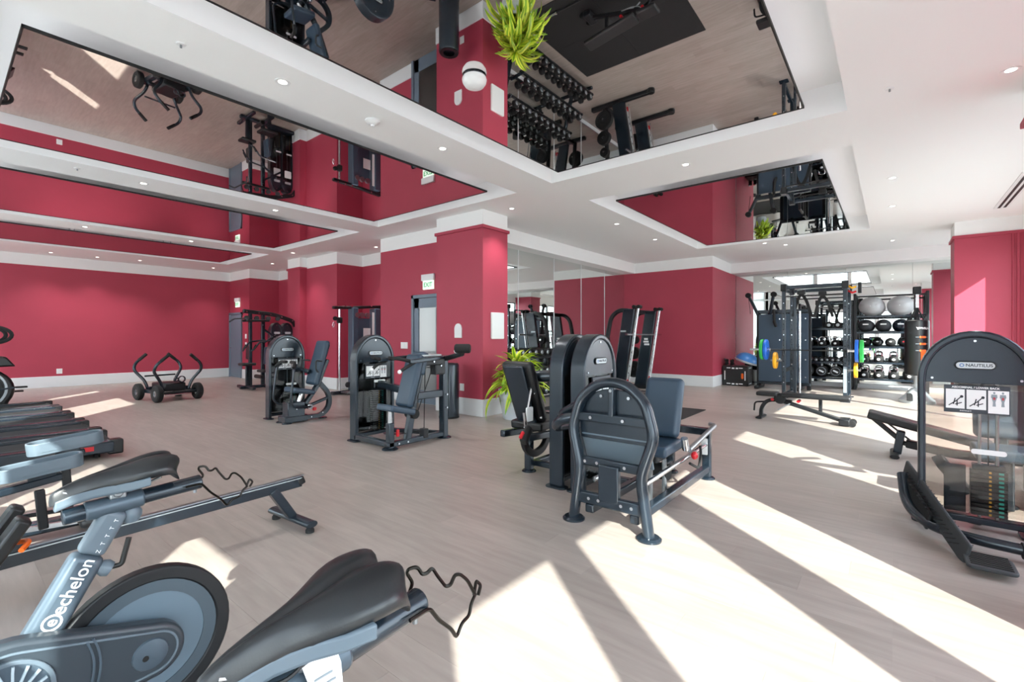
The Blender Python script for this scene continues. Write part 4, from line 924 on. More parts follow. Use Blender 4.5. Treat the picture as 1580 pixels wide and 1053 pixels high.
# ---------------------------------------------------------------- multi gym in the far alcove
r = thing('multi_gym', 'black multi-station gym with curved top boom in the far corner by the door', 'gym machine', (5.8, 13.2, 0))
yb = 13.2
for x, lab in ((6.02, 0), (6.32, 1)):
    tower(r, T(x, yb + .06 + lab * .02, 0, 0), ht=1.78, hw=.17, dp=.2, stack=14, badge=False, placard=False)
    M().prism(rrect(x - .09, 1.15, x + .09, 1.35, .02), 'y', yb + .045, yb + .055).build('chart', 'label_white', r)
    M().prism(rrect(x - .08, 1.46, x + .08, 1.52, .02), 'y', yb + .045, yb + .055).build('badge', 'plastic_silver', r)
M().bar([(5.12, yb, 2.06), (5.9, yb, 2.0), (6.45, yb, 1.82), (6.55, yb, 1.6)], .1, .09, up=(0, 1, 0), fil=.2).build('top_boom', 'metal_dark', r, bevel=.015)
M().bar([(5.3, yb - .0, .02), (5.3, yb, 2.04)], .08, .08, up=(1, 0, 0)).bar([(5.62, yb, .02), (5.62, yb, 2.0)], .08, .09, up=(1, 0, 0)).build('upright', 'metal', r, bevel=.012)
M().bar([(5.05, yb, .06), (6.5, yb, .06)], .1, .08).bar([(5.2, yb - .5, .06), (5.2, yb + .5, .06)], .08, .07).bar([(5.62, yb - .6, .06), (5.62, yb + .02, .06)], .08, .07).build('base_frame', 'metal', r, bevel=.012)
M().tube([(5.0, yb - .55, 1.78), (5.06, yb - .4, 1.86), (5.06, yb + .4, 1.86), (5.0, yb + .55, 1.78)], .018, 10, .08).build('lat_bar', 'rubber_grey', r)
M().cyl((5.08, yb, 1.86), (5.14, yb, 2.04), .008, 8).build('lat_cable', 'black', r)
for x in (5.2, 5.45, 5.75, 6.0): M().lathe([(.0001, -.02), (.06, -.02), (.05, 0), (.06, .02), (.0001, .02)], (x, yb - .03, 1.88), (0, 1, 0), 18).build('pulley', 'rubber_grey', r)
M().bar([(5.06, yb - .1, 1.8), (5.75, yb - .1, 1.82)], .05, .06).build('pulley_beam', 'metal_dark', r, bevel=.01)
cushion(r, 'seat', [(5.05, yb, .66), (5.4, yb, .66)], .3, .07, (0, 1, 0), 'vinyl_black')
M().bar([(5.22, yb, .02), (5.22, yb, .63)], .07, .07, up=(1, 0, 0)).build('seat_post', 'metal', r, bevel=.01)
cushion(r, 'seat', [(5.3, yb - .55, .5), (5.7, yb - .55, .5)], .34, .07, (0, 1, 0), 'vinyl_black')
M().bar([(5.55, yb - .55, .02), (5.55, yb - .55, .46)], .09, .07, up=(1, 0, 0)).build('seat_post', 'metal', r, bevel=.01)
cushion(r, 'backrest', [(5.5, yb - .5, .66), (5.52, yb - .5, 1.12)], .26, .08, (0, 1, 0), 'vinyl')
cushion(r, 'backrest', [(5.3, yb + .1, .78), (5.31, yb + .1, 1.18)], .24, .07, (0, 1, 0), 'vinyl_black')
for s in (-1, 1):
    M().tube([(5.6, yb - .5 + s * .3, 1.3), (5.2, yb - .5 + s * .3, 1.25), (5.08, yb - .5 + s * .3, 1.08), (5.02, yb - .5 + s * .24, 1.02)], .02, 10, .06).build('press_arm', 'metal', r)
    M().tube([(5.12, yb - .5 + s * .3, 1.18), (5.06, yb - .5 + s * .3, 1.06)], .024, 10).build('grip', 'rubber', r)
M().bar([(5.62, yb, 1.6), (6.1, yb, 1.25)], .05, .05, up=(0, 1, 0)).bar([(5.62, yb, 1.2), (6.0, yb, 1.45)], .04, .05, up=(0, 1, 0)).build('link_bar', 'metal', r, bevel=.008)
M().tube([(5.3, yb - .75, .36), (5.3, yb - .35, .36)], .05, 14).build('leg_roller', 'vinyl_black', r)
bolts(r, [(5.2, yb - .052, 2.04), (5.5, yb - .052, 2.02), (5.8, yb - .052, 1.99), (6.1, yb - .052, 1.93), (6.4, yb - .052, 1.83), (5.35, yb - .05, 1.88), (5.6, yb - .05, 1.7)], (0, -1, 0), .016)

# ---------------------------------------------------------------- cable machine in the recess
r = thing('cable_machine', 'tall grey-blue cable machine with chrome pole in the wall recess', 'gym machine', (6.8, 10.3, 0))
y = 10.3
for x, w in ((6.52, .22), (7.14, .26)):
    M().bar([(x, y, .01), (x, y, 2.1)], w, .16, up=(1, 0, 0)).build('column', 'column_blue', r, bevel=.02, seg=3)
M().b2((6.66, y + .02, .1), (7.0, y + .06, 1.85)).build('back_shroud', 'column_blue', r, bevel=.006)
M().b2((7.0, y - .1, 1.2), (7.1, y - .085, 2.0)).build('height_scale', 'label_white', r)
M().b2((6.78, y - .04, 1.35), (6.98, y - .03, 1.6)).build('chart', 'label_white', r, bevel=.002)
M().bar([(5.98, y, 2.08), (6.5, y, 2.1), (7.3, y, 2.16)], .1, .07, fil=.1).build('top_arm', 'metal_dark', r, bevel=.014)
M().bar([(7.22, y, 2.14), (7.3, y, 2.0), (7.3, y, .02)], .1, .1, up=(0, 1, 0), fil=.1).build('rear_column', 'metal_dark', r, bevel=.014)
M().cyl((6.15, y, .05), (6.15, y, 2.05), .026, 14).build('guide_pole', 'chrome', r)
M().box((6.14, y - .02, 1.78), (.1, .12, .14)).build('pulley_carriage', 'rubber', r, bevel=.02)
M().lathe([(.0001, -.02), (.05, -.02), (.04, 0), (.05, .02), (.0001, .02)], (6.02, y - .03, 1.82), (0, 1, 0), 18).build('carriage_pulley', 'rubber', r)
M().tube([(5.98, y - .03, 1.74), (5.95, y - .03, 1.66), (5.97, y - .03, 1.6), (6.0, y - .03, 1.66), (5.99, y - .03, 1.73)], .008, 8, .02).build('snap_hook', 'chrome', r)
for x in (6.56, 6.7, 6.85): M().lathe([(.0001, -.025), (.065, -.025), (.055, 0), (.065, .025), (.0001, .025)], (x, y - .1, 1.92), (0, 1, 0), 20).build('top_pulley', 'steel', r)
M().bar([(5.95, y, .05), (7.35, y, .05)], .12, .08).build('base_beam', 'metal', r, bevel=.012)
M().box((6.4, y - .2, .06), (.5, .3, .04)).build('step_plate', 'steel', r, bevel=.006)
M().lathe([(.0001, -.025), (.07, -.025), (.06, 0), (.07, .025), (.0001, .025)], (6.36, y - .04, .22), (0, 1, 0), 20).build('base_pulley', 'rubber_grey', r)
bolts(r, [(6.08, y - .052, 2.13), (6.28, y - .052, 2.13), (6.46, y - .052, 2.13), (7.0, y - .052, 2.16)], (0, -1, 0), .02)

# ---------------------------------------------------------------- bin and plant
r = thing('waste_bin', 'tall round dark grey waste bin against the red column', 'bin', (5.6, 5.93, 0))
M().lathe([(.17, 0), (.172, .02), (.172, .9), (.165, .92), (.15, .92), (.15, .88), (.0001, .88)], (5.6, 5.93, 0), n=32).build('body', 'metal', r)
M().lathe([(.175, 0), (.175, .03), (.17, .03)], (5.6, 5.93, 0), n=32).build('base_band', 'rubber', r)
M().ring(circ(5.6, 5.93, .158, 32), circ(5.6, 5.93, .1, 32), 'z', .92, .935).build('lid_ring', 'metal_dark', r, bevel=.004)
def leafmat():
    m = bpy.data.materials.new('leaf_striped'); m.use_nodes = True; MATS['leaf_striped'] = m
    n = m.node_tree.nodes; l = m.node_tree.links; p = n['Principled BSDF']; p.inputs['Roughness'].default_value = .4
    t = n.new('ShaderNodeTexCoord'); s = n.new('ShaderNodeSeparateXYZ'); a = n.new('ShaderNodeMath'); a.operation = 'ABSOLUTE'
    k = n.new('ShaderNodeTexNoise'); k.inputs['Scale'].default_value = 12; ad = n.new('ShaderNodeMath'); ad.operation = 'MULTIPLY_ADD'; ad.inputs[1].default_value = .012
    l.new(t.outputs['Object'], s.inputs[0]); l.new(s.outputs['Y'], a.inputs[0]); l.new(t.outputs['Object'], k.inputs[0]); l.new(k.outputs[0], ad.inputs[0]); l.new(a.outputs[0], ad.inputs[2])
    r = n.new('ShaderNodeValToRGB'); r.color_ramp.elements[0].position = .010; r.color_ramp.elements[0].color = lin('#6ba41c'); r.color_ramp.elements[1].position = .026; r.color_ramp.elements[1].color = lin('#d3e048')
    l.new(ad.outputs[0], r.inputs[0]); oi = n.new('ShaderNodeObjectInfo'); hs = n.new('ShaderNodeHueSaturation'); mr = n.new('ShaderNodeMapRange'); mr.inputs[3].default_value = .7; mr.inputs[4].default_value = 1.35
    l.new(oi.outputs['Random'], mr.inputs[0]); l.new(mr.outputs[0], hs.inputs['Value']); l.new(r.outputs[0], hs.inputs['Color']); l.new(hs.outputs[0], p.inputs['Base Color'])
leafmat()
px, py = 6.25, 4.98
r = thing('potted_plant', 'bushy yellow-green dracaena in a white pot at the column foot', 'plant', (px, py, 0))
M().lathe([(.0001, .0), (.2, 0), (.215, .02), (.29, .46), (.295, .5), (.275, .5), (.262, .44), (.0001, .44)], (px, py, 0), n=36).build('pot', 'pot', r)
M().prism(circ(px, py, .255, 24), 'z', .43, .452).build('soil', 'soil', r)
for dx, dy, h in ((0, 0, .85), (.09, .05, .66), (-.1, .03, .6), (.02, -.1, .55)): M().tube([(px + dx * .5, py + dy * .5, .44), (px + dx, py + dy, h)], .018, 8).build('cane', 'stem', r)
protos = []
for L, dr, w in ((.5, .28, .036), (.58, .42, .042), (.42, .14, .034), (.52, .55, .04)):
    m = M(); n = 9; vs = []; fs = []
    for i in range(n):
        t = i / (n - 1); hw = w * (math.sin(PI * min(1, t * .92 + .08)) ** .7) * (1 if t < .98 else .15) + .002
        x = L * (t - .22 * dr * t * t * 2); z = L * (.55 * t - dr * 1.7 * t * t)
        vs += [(x, -hw, z + hw * .35), (x, 0, z), (x, hw, z + hw * .35)]
    for i in range(n - 1):
        a = i * 3; fs += [(a, a + 1, a + 4, a + 3), (a + 1, a + 2, a + 5, a + 4)]
    protos.append(m.add(vs, fs).build('leaf', 'leaf_striped', r, loc=None) if False else (vs, fs))
pm = []
for vs, fs in protos:
    me = bpy.data.meshes.new('leaf'); me.from_pydata(vs, [], fs); me.shade_smooth(); me.materials.append(MATS['leaf_striped']); pm.append(me)
rnd = random.Random(3)
for bx, by, bz, cnt in ((0, 0, .88, 70), (.09, .05, .7, 46), (-.1, .03, .64, 52), (.02, -.1, .58, 56)):
    for k in range(cnt):
        o = bpy.data.objects.new('leaf', pm[rnd.randrange(4)]); C.objects.link(o); o.parent = r
        t = k / cnt; el = math.radians(72 - 78 * t + rnd.uniform(-12, 12))
        s = rnd.uniform(.95, 1.3) * (.8 + .35 * t); az = k * 2.399; dy = math.sin(az)
        if dy > .3: s *= 1 - .45 * dy
        o.location = (bx, by, bz - .1 * t + rnd.uniform(-.03, .06))
        o.rotation_euler = (rnd.uniform(-.4, .4), -el + .5, k * 2.399 + rnd.uniform(-.3, .3)); o.scale = (s, s, s)
# ---------------------------------------------------------------- rubber mat, dumbbell rack
r = thing('floor_mat', 'large black rubber mat in front of the dumbbell rack', 'mat', (8.0, 4.0, 0))
for i in range(2):
    for j in range(2): M().b2((6.75 + 1.23 * i + .002, 2.74 + 1.28 * j + .002, 0), (7.98 + 1.23 * i - .002, 4.02 + 1.28 * j - .002, .012)).build('mat_sheet', 'rubber', r, bevel=.002)
r = thing('dumbbell_rack', 'black three-tier dumbbell rack before the wall mirror', 'rack', (8.5, 5.85, 0))
tiers = [(5.52, .26), (5.80, .64), (6.10, 1.0)]
for x in (7.35, 9.62):
    M().bar([(x, 5.4, .04), (x, 6.25, .04)], .07, .06).bar([(x, 5.95, .04), (x, 6.2, 1.05)], .07, .07, up=(1, 0, 0)).build('side_frame', 'metal', r, bevel=.01)
    for ty, tz in tiers: M().bar([(x, ty - .14, tz - .06), (x, ty + .18, tz - .02)], .05, .05).bar([(x, ty, tz - .05), (x, 6.06, tz - .05)], .04, .04).build('shelf_arm', 'metal', r, bevel=.006)
for ty, tz in tiers:
    for d in (-.1, .1): M().bar([(7.3, ty + d, tz - .06 + d * .12), (9.67, ty + d, tz - .06 + d * .12)], .06, .03).build('tier_rail', 'metal_dark', r, bevel=.006)
db = None
tn = ['bottom', 'middle', 'top']
ordn = ['leftmost', 'second', 'third', 'fourth', 'fifth', 'sixth', 'seventh', 'eighth', 'ninth', 'rightmost']
for ti, (ty, tz) in enumerate(tiers):
    for k in range(10):
        x = 7.5 + .222 * k; lab = 'round black dumbbell with chrome handle, %s tier, %s from the plant side' % (tn[ti], ordn[k])
        if db is None:
            db = thing('dumbbell', lab, 'dumbbell', (x, ty, tz), 0, 'dumbbells on the three-tier rack')
            for s in (-1, 1):
                h = M().lathe([(.0001, -.045), (.062, -.045), (.074, -.03), (.074, .03), (.062, .045), (.0001, .045)], (x, ty + s * .115, tz + .05), (0, 1, 0), 22).build('head', 'rubber', db)
                M().lathe([(.045, 0), (.04, .003), (.0001, .003)], (x, ty + s * .16, tz + .05), (0, s, 0), 16).build('head_cap', 'steel', h)
            M().cyl((x, ty - .08, tz + .05), (x, ty + .08, tz + .05), .017, 12).build('handle', 'chrome', db)
        else: dup(db, (x, ty, tz), 0, lab)
# barbell and bench on the mat (seen in the ceiling mirror)
def barbell(name, label, p, q, z, sleeve=.4, group=None):
    p, q = Vector(p), Vector(q); d = (q - p).normalized(); r = thing(name, label, 'barbell', ((p + q) / 2)[:2] + (z,) if False else ((p.x + q.x) / 2, (p.y + q.y) / 2, z))
    if group: r['group'] = group
    M().cyl(p + d * sleeve, q - d * sleeve, .014, 12).build('shaft', 'metal_dark', r)
    for a, b in ((p, p + d * sleeve), (q - d * sleeve, q)): M().cyl(a, b, .025, 14).build('sleeve', 'chrome', r)
    for a in (p + d * sleeve, q - d * sleeve): M().cyl(a - d * .015, a + d * .015, .036, 14).build('collar', 'chrome', r)
    return r
barbell('barbell', 'bare chrome barbell lying on the black mat', (7.0, 2.95, .037), (7.0, 5.05, .037), .012)
def bench(label, xf, incline=0, group=None, back_len=.95):
    """adjustable bench; local +x runs from the seat end to the wheel end"""
    o = xf @ Vector((0, 0, 0)); r = thing('weight_bench', label, 'bench', (o.x, o.y, o.z)); 
    if group: r['group'] = group
    ca, sa = math.cos(incline), math.sin(incline)
    M(xf).bar([(-.62, 0, .42), (-.3, 0, .42)], .26, .07).build('seat_pad', 'vinyl_black', r, bevel=.025, seg=4)
    M(xf).bar([(-.25, 0, .42), (-.25 + back_len * ca, 0, .42 + back_len * sa)], .28, .07).build('back_pad', 'vinyl_black', r, bevel=.025, seg=4)
    M(xf).bar([(-.56, 0, .02), (-.56, 0, .16), (-.48, 0, .3), (-.3, 0, .33), (-.1, 0, .3)], .06, .06, up=(0, 1, 0), fil=.12).build('front_leg', 'metal_dark', r, bevel=.012)
    M(xf).oval([(-.56, -.2, .02), (-.56, .2, .02)], .1, .04, n=12).build('front_foot', 'metal_dark', r)
    M(xf).bar([(-.3, 0, .33), (.6, 0, .07)], .06, .07, up=(0, 1, 0)).build('main_beam', 'metal_dark', r, bevel=.01)
    M(xf).bar([(.3, 0, .16), (.3, 0, .4)], .05, .05, up=(1, 0, 0)).build('support_post', 'metal_dark', r, bevel=.008)
    M(xf).box((.62, 0, .06), (.14, .3, .1)).build('rear_foot', 'metal_dark', r, bevel=.015)
    for s in (-1, 1): M(xf).lathe([(.015, -.02), (.045, -.02), (.05, 0), (.045, .02), (.015, .02)], (.72, s * .12, .05), (0, 1, 0), 16).build('wheel', 'rubber', r)
    M(xf).lathe([(.0001, -.05), (.075, -.05), (.09, -.03), (.09, .03), (.075, .05), (.0001, .05)], (-.27, 0, .35), (0, 1, 0), 22).build('hinge_disc', 'metal_dark', r)
    k = M(xf).bar([(-.4, .03, .39), (-.34, .03, .31), (-.2, .03, .25), (0, .03, .24)], .012, .05, up=(0, 1, 0), fil=.08).build('ladder_bar', 'plastic_silver', r, bevel=.004)
    M(xf).cyl((-.38, -.06, .33), (-.38, .06, .33), .025, 12).build('pop_pin', 'red_plastic', r)
    M(xf).cyl((.0, -.07, .33), (.0, .07, .33), .025, 12).build('pop_pin', 'red_plastic', r)
    M(xf).tube([(-.5, 0, .28), (-.66, 0, .26), (-.67, 0, .11)], .014, 8, .05).build('carry_handle', 'rubber', r)
    M(xf).bar([(-.12, -.05, .28), (-.3, -.05, .16)], .02, .012, up=(0, 1, 0)).build('adjuster_strap', 'plastic_silver', r, bevel=.003)
    return r
bench('black adjustable bench with red pins on the black mat, seen overhead', T(7.45, 3.6, PI / 2, .012), math.radians(8))
bench('flat black adjustable bench with red pins, standing under the power rack bar', T(9.0, 1.2, -PI / 2), 0, None, .95)
# smaller inclined bench at right
xf = T(7.1, -.22, -PI / 2)
r = thing('weight_bench', 'dark bench with sloping pad, partly behind the right-hand machine', 'bench', (7.1, -.22, 0))
cushion(r, 'back_pad', [xf @ Vector((-.45, 0, .47)), xf @ Vector((.62, 0, .22))], .3, .09, (1, 0, 0), 'vinyl_black')
cushion(r, 'seat_pad', [xf @ Vector((.68, 0, .24)), xf @ Vector((1.0, 0, .34))], .3, .08, (1, 0, 0), 'vinyl_black')
M(xf).bar([(-.4, 0, .42), (-.12, 0, .16), (0.0, 0, .12)], .05, .06, up=(0, 1, 0)).bar([(-.3, .05, .4), (-.05, .05, .18)], .02, .03, up=(0, 1, 0)).build('front_strut', 'metal_dark', r, bevel=.008)
M(xf).bar([(-.18, 0, .03), (-.14, 0, .3)], .08, .09, up=(0, 1, 0)).build('front_post', 'metal', r, bevel=.012)
M(xf).bar([(-.1, 0, .16), (.3, 0, .1), (.9, 0, .1)], .09, .12, up=(0, 1, 0), fil=.1).build('main_beam', 'metal_dark', r, bevel=.015)
text('GL', .07, xf @ Vector((.2, -.047, .115)), xf.to_3x3() @ face(0, -1), 'plastic_grey', r, 'frame_lettering')
for x in (-.2, .9):
    M(xf).oval([(x, -.22, .025), (x, .22, .025)], .09, .05, n=12).build('foot_bar', 'metal_dark', r)
M(xf).bar([(.85, 0, .1), (.8, 0, .28)], .06, .06, up=(0, 1, 0)).build('rear_post', 'metal_dark', r, bevel=.01)
M(xf).tube([(.9, -.12, .1), (1.05, -.12, .3), (1.0, 0, .4), (1.05, .12, .3), (.9, .12, .1)], .018, 8, .06).build('leg_hook', 'metal_dark', r)

# ---------------------------------------------------------------- smith machine
r = thing('smith_machine', 'dark grey smith machine with leaning side panels by the red wall', 'gym machine', (11.25, 5.2, 0))
for x in (10.6, 11.9):
    M().prism([(5.06, .1), (5.38, .1), (5.08, 2.06), (4.78, 2.06)], 'x', x - .05, x + .05).build('side_panel', 'metal', r, bevel=.02, seg=3)
    M().bar([(x, 4.42, .06), (x, 5.95, .06)], .12, .1).build('base_rail', 'metal_dark', r, bevel=.02)
    M().prism(circ(x, 4.4, .09, 16), 'z', 0, .11).build('base_cap', 'rubber', r, bevel=.02)
    M().bar([(x, 4.96, 2.02), (x, 5.2, 2.04), (x, 5.42, 1.88), (x, 5.52, 1.4), (x, 5.6, .1)], .1, .08, up=(1, 0, 0), fil=.16).build('rear_arch', 'metal_dark', r, bevel=.02)
    k = M().bar([(x, 5.0, .3), (x, 4.72, 2.06)], .012, .09, up=(1, 0, 0)).build('catch_rail', 'plastic_silver', r, bevel=.003)
    for i in range(9):
        t = .12 + i * .095; M().box((x - .008, 5.0 - .28 * t, .3 + 1.76 * t), (.012, .03, .045)).build('catch_slot', 'black', k)
    M().cyl((x - .05, 4.94, .22), (x - .05, 4.67, 2.1), .016, 12).build('guide_rod', 'chrome', r)
    for dy in (-.02, .1): M().cyl((x - .07, 4.7 + dy, 2.1), (x + .07, 4.7 + dy, 2.1), .045, 14).build('top_pulley', 'rubber', r)
    M().box((x, 4.97, .3), (.06, .07, .1)).build('safety_stop', 'red_plastic', r, bevel=.01)
    M().cyl((x - .3 if x < 11 else x, 5.5, .5), (x if x < 11 else x + .3, 5.5, .5), .022, 10).build('storage_peg', 'chrome', r)
    M().cyl((x - .3 if x < 11 else x, 5.5, .94), (x if x < 11 else x + .3, 5.5, .94), .022, 10).build('storage_peg', 'chrome', r)
    M().cyl((x - .3 if x < 11 else x, 5.48, 1.3), (x if x < 11 else x + .3, 5.48, 1.3), .022, 10).build('storage_peg', 'chrome', r)
M().bar([(10.6, 5.55, .12), (11.9, 5.55, .12)], .1, .08).bar([(10.6, 5.1, 2.03), (11.9, 5.1, 2.03)], .08, .1).build('cross_beam', 'metal_dark', r, bevel=.015)
M().prism(rrect(5.0, 1.5, 5.14, 1.54, .008), 'x', 10.54, 10.552).build('badge', 'plastic_silver', r)
for i in range(3): M().prism(rrect(5.0 - i * .02, 1.2 - i * .07 + .1, 5.1 + .02 * (i == 1), 1.25 - i * .07 + .1, .006), 'x', 11.845, 11.85).build('notice', 'label_white', r)
M().cyl((10.2, 4.83, 1.44), (12.3, 4.83, 1.44), .015, 12).build('lift_bar', 'steel', r)
for a, b in ((10.2, 10.5), (12.0, 12.3)): M().cyl((a, 4.83, 1.44), (b, 4.83, 1.44), .025, 14).build('bar_sleeve', 'chrome', r)
def disc_plate(name, label, c, axis, rad, th, m, group):
    r = thing(name, label, 'weight plate', c, 0, group)
    a = Vector(axis)
    M().lathe([(.026, -th / 2), (rad * .45, -th / 2), (rad * .5, -th * .3), (rad * .8, -th * .3), (rad * .86, -th / 2), (rad * .97, -th / 2), (rad, -th * .35), (rad, th * .35), (rad * .97, th / 2), (rad * .86, th / 2), (rad * .8, th * .3), (rad * .5, th * .3), (rad * .45, th / 2), (.026, th / 2), (.026, -th / 2)], c, a, 32).build('disc', m, r)
    M().lathe([(.026, -th * .52), (.05, -th * .52), (.05, th * .52), (.026, th * .52), (.026, -th * .52)], c, a, 18).build('hub', 'chrome' if m != 'rubber' else 'metal_dark', r)
    return r
for sd, x0 in (('near', 10.42), ('far', 12.08)):
    for hz, rad, w in ((.5, .225, 'lowest'), (.94, .17, 'middle'), (1.3, .115, 'highest')):
        y = 5.5 if hz < 1.2 else 5.48
        for q in range(2):
            xx = x0 + (q * .06 if sd == 'far' else -q * .06)
            disc_plate('weight_plate', 'black plate on the %s peg at the %s side of the smith machine, %s one' % (w, sd, ('inner', 'outer')[q]), (xx, y, hz + .0), (1, 0, 0), rad, .05, 'rubber', 'black plates stored on the smith machine')

# ---------------------------------------------------------------- plyo box, balance dome
r = thing('jump_box', 'black jump box with white edge lettering by the red wall corner', 'box', (14.5, 3.45, 0))
M().b2((14.25, 3.12, 0), (14.8, 3.79, .56)).build('body', 'plastic_black', r, bevel=.012, seg=3)
for z in (.5, .06):
    for y, w in ((3.62, .1), (3.5, .07), (3.4, .06), (3.3, .1)): M().b2((14.244, y - w / 2, z - .012 - (.014 if w < .08 else 0)), (14.252, y + w / 2, z + .012)).build('edge_mark', 'label_white', r)
for y in (3.72, 3.19): M().b2((14.244, y - .012, .16), (14.252, y + .012, .42)).build('side_stripe', 'label_white', r)
M().prism(rrect(3.23, .2, 3.29, .36, .03), 'x', 14.244, 14.252).build('hand_hole', 'orange', r)
for z in (.5, .06): M().b2((14.38, 3.114, z - .012), (14.64, 3.122, z + .012)).build('edge_mark', 'label_white', r)
xf = Matrix.Translation((14.46, 3.28, .62)) @ Matrix.Rotation(math.radians(-22), 4, 'X') @ Matrix.Rotation(math.radians(12), 4, 'Y')
xf = Matrix.Translation((14.48, 3.2, .69)) @ Matrix.Rotation(math.radians(19), 4, 'X')
r = thing('balance_dome', 'blue half-ball balance trainer tilted on the black jump box', 'balance trainer', (14.46, 3.3, .6))
M(xf).lathe([(.0001, .24), (.12, .225), (.22, .175), (.285, .09), (.3, .03), (.3, .01), (.0001, .01)], (0, 0, 0), n=36).build('dome', 'dome_blue', r)
M(xf).lathe([(.0001, -.03), (.31, -.03), (.325, -.01), (.325, .01), (.3, .025)], (0, 0, 0), n=36).build('base_ring', 'plastic_silver', r)
rnd = random.Random(5)
for i, (yy, w) in enumerate(((3.71, 'left one'), (3.565, 'right one'))):
    r = thing('coiled_strap', 'black coiled strap heap on the jump box, %s' % w, 'strap', (14.4, yy, .56), 0, 'straps on the jump box')
    m = M(); pts = []
    for t in range(60): a = t * .55; pts.append((14.4 + (.06 + .012 * math.sin(t * .9)) * math.cos(a), yy + (.045 + .008 * math.cos(t * 1.3)) * math.sin(a), .578 + .0026 * t))
    m.tube(pts, .013, 6).build('strap', 'rubber', r); M().ell((14.38, yy + .03, .74), (.04, .03, .02), 10, 6).build('buckle', 'steel' if i == 0 else 'red_plastic', r)
r = thing('foam_roller', 'short grey foam roller standing between the jump box and the cable tower', 'roller', (14.95, 3.1, 0))
M().lathe([(.04, .0), (.07, 0), (.075, .01), (.075, .42), (.07, .43), (.04, .43), (.04, 0)], (14.95, 3.1, 0), n=24).build('body', 'concrete', r)
M().lathe([(.076, .05), (.079, .05), (.079, .1), (.076, .1)], (14.95, 3.1, 0), n=24).build('band', 'rubber_grey', r)

# ---------------------------------------------------------------- cable tower behind the power rack
r = thing('cable_tower', 'dark blue-grey cable tower with two raised arms behind the power rack', 'gym machine', (14.1, 2.32, 0))
for y0, y1 in ((1.66, 2.22), (2.24, 2.8)):
    M().b2((14.0, y0, .2), (14.05, y1, 1.98)).build('shroud_panel', 'vinyl', r, bevel=.006)
    for z in (.35, .8, 1.3, 1.85): M().cyl((13.99, y0 + .06, z), (14.0, y0 + .06, z), .016, 10).build('bolt', 'chrome', r)
for y in (1.66, 2.82): M().bar([(14.15, y, .01), (14.15, y, 2.05)], .1, .08, up=(1, 0, 0)).build('column', 'metal_dark', r, bevel=.012)
M().bar([(14.15, 1.62, 2.05), (14.15, 2.86, 2.05)], .1, .1).build('cross_beam', 'metal', r, bevel=.015)
M().bar([(14.1, 1.62, .16), (14.1, 2.86, .16)], .1, .08).build('cross_beam', 'metal', r, bevel=.015)
for y in (1.85, 2.8): M().bar([(13.7, y, .05), (14.5, y, .05)], .1, .08).build('base_foot', 'metal_dark', r, bevel=.02)
for y, dy in ((2.82, .22), (2.55, -.12)):
    M().bar([(14.1, y, 1.95), (14.0, y + dy * .6, 2.3), (13.95, y + dy, 2.5)], .07, .09, up=(1, 0, 0)).build('swing_arm', 'metal', r, bevel=.012)
    M().cyl((13.9, y + dy, 2.5), (14.0, y + dy, 2.5), .07, 16).build('arm_pulley', 'rubber', r)
    M().cyl((13.95, y + dy, 2.46), (13.98, y + dy * .8, 2.0), .006, 6).build('cable', 'rubber', r)
M().tube([(13.9, 2.42, 2.1), (13.86, 2.4, 1.8), (13.9, 2.36, 1.62), (13.92, 2.42, 1.8)], .035, 10, .08).build('strap_handle', 'rubber', r)

# ---------------------------------------------------------------- power rack
r = thing('power_rack', 'tall dark power rack holding a loaded barbell at right', 'power rack', (12.6, 1.35, 0))
for x in (12.2, 13.3):
    for y in (1.92, .78):
        M().bar([(x, y, .01), (x, y, 2.5)], .075, .075, up=(1, 0, 0)).build('upright', 'metal', r, bevel=.008)
        M().prism(rrect(x - .09, y - .09, x + .09, y + .09, .02), 'z', 0, .012).build('foot_plate', 'metal', r)
        M().box((x, y, 2.5), (.12, .12, .16)).build('top_joint', 'metal_dark', r, bevel=.012)
        for i in range(16): M().cyl((x - .0395, y, .35 + .12 * i), (x - .037, y, .35 + .12 * i), .012, 8).build('pin_hole', 'chrome' if i % 3 == 0 else 'black', r)
for x in (12.2, 13.3):
    M().bar([(x, .78, 2.5), (x, 1.92, 2.5)], .08, .08).build('top_crossbeam', 'metal', r, bevel=.01)
    M().tube([(x + .3, .78, 2.32), (x + .3, 1.92, 2.32)], .017, 10).build('pull_up_bar', 'metal_dark', r)
for y in (.78, 1.92):
    for z in (2.46, .06): M().bar([(12.2, y, z), (13.3, y, z)], .07, .07).build('side_beam', 'metal', r, bevel=.01)
    M().bar([(12.05, y, .98), (12.17, y, .98), (12.17, y, 1.12)], .06, .03, up=(0, 1, 0)).bar([(12.05, y, .98), (12.05, y, 1.06)], .06, .03, up=(0, 1, 0)).build('bar_hook', 'metal_dark', r, bevel=.006)
    M().bar([(12.25, y - .0, .62), (13.25, y, .62)], .05, .08).build('safety_arm', 'metal_dark', r, bevel=.008)
M().bar([(12.5, 1.74, .02), (12.5, 1.74, 2.3)], .06, .06, up=(1, 0, 0)).build('inner_upright', 'metal', r, bevel=.008)
M().cyl((12.6, 1.66, .08), (12.6, 1.66, 1.98), .022, 14).build('guide_pole', 'chrome', r)
for x, y0 in ((12.5, 1.62), (13.2, 1.28)):
    M().bar([(x, y0 + .16, 1.85), (x, y0 + .08, 2.22), (x, y0, 2.38), (x, y0 - .1, 2.22), (x, y0 - .2, 1.85)], .06, .05, up=(1, 0, 0), fil=.14).build('grip_arch', 'rubber', r, bevel=.012)
    M().box((x, y0, 2.4), (.1, .16, .1)).build('arch_clamp', 'metal_dark', r, bevel=.015)
M().cyl((12.25, 1.95, .84), (12.25, 2.2, .84), .022, 10).build('storage_peg', 'steel', r, bevel=.006)
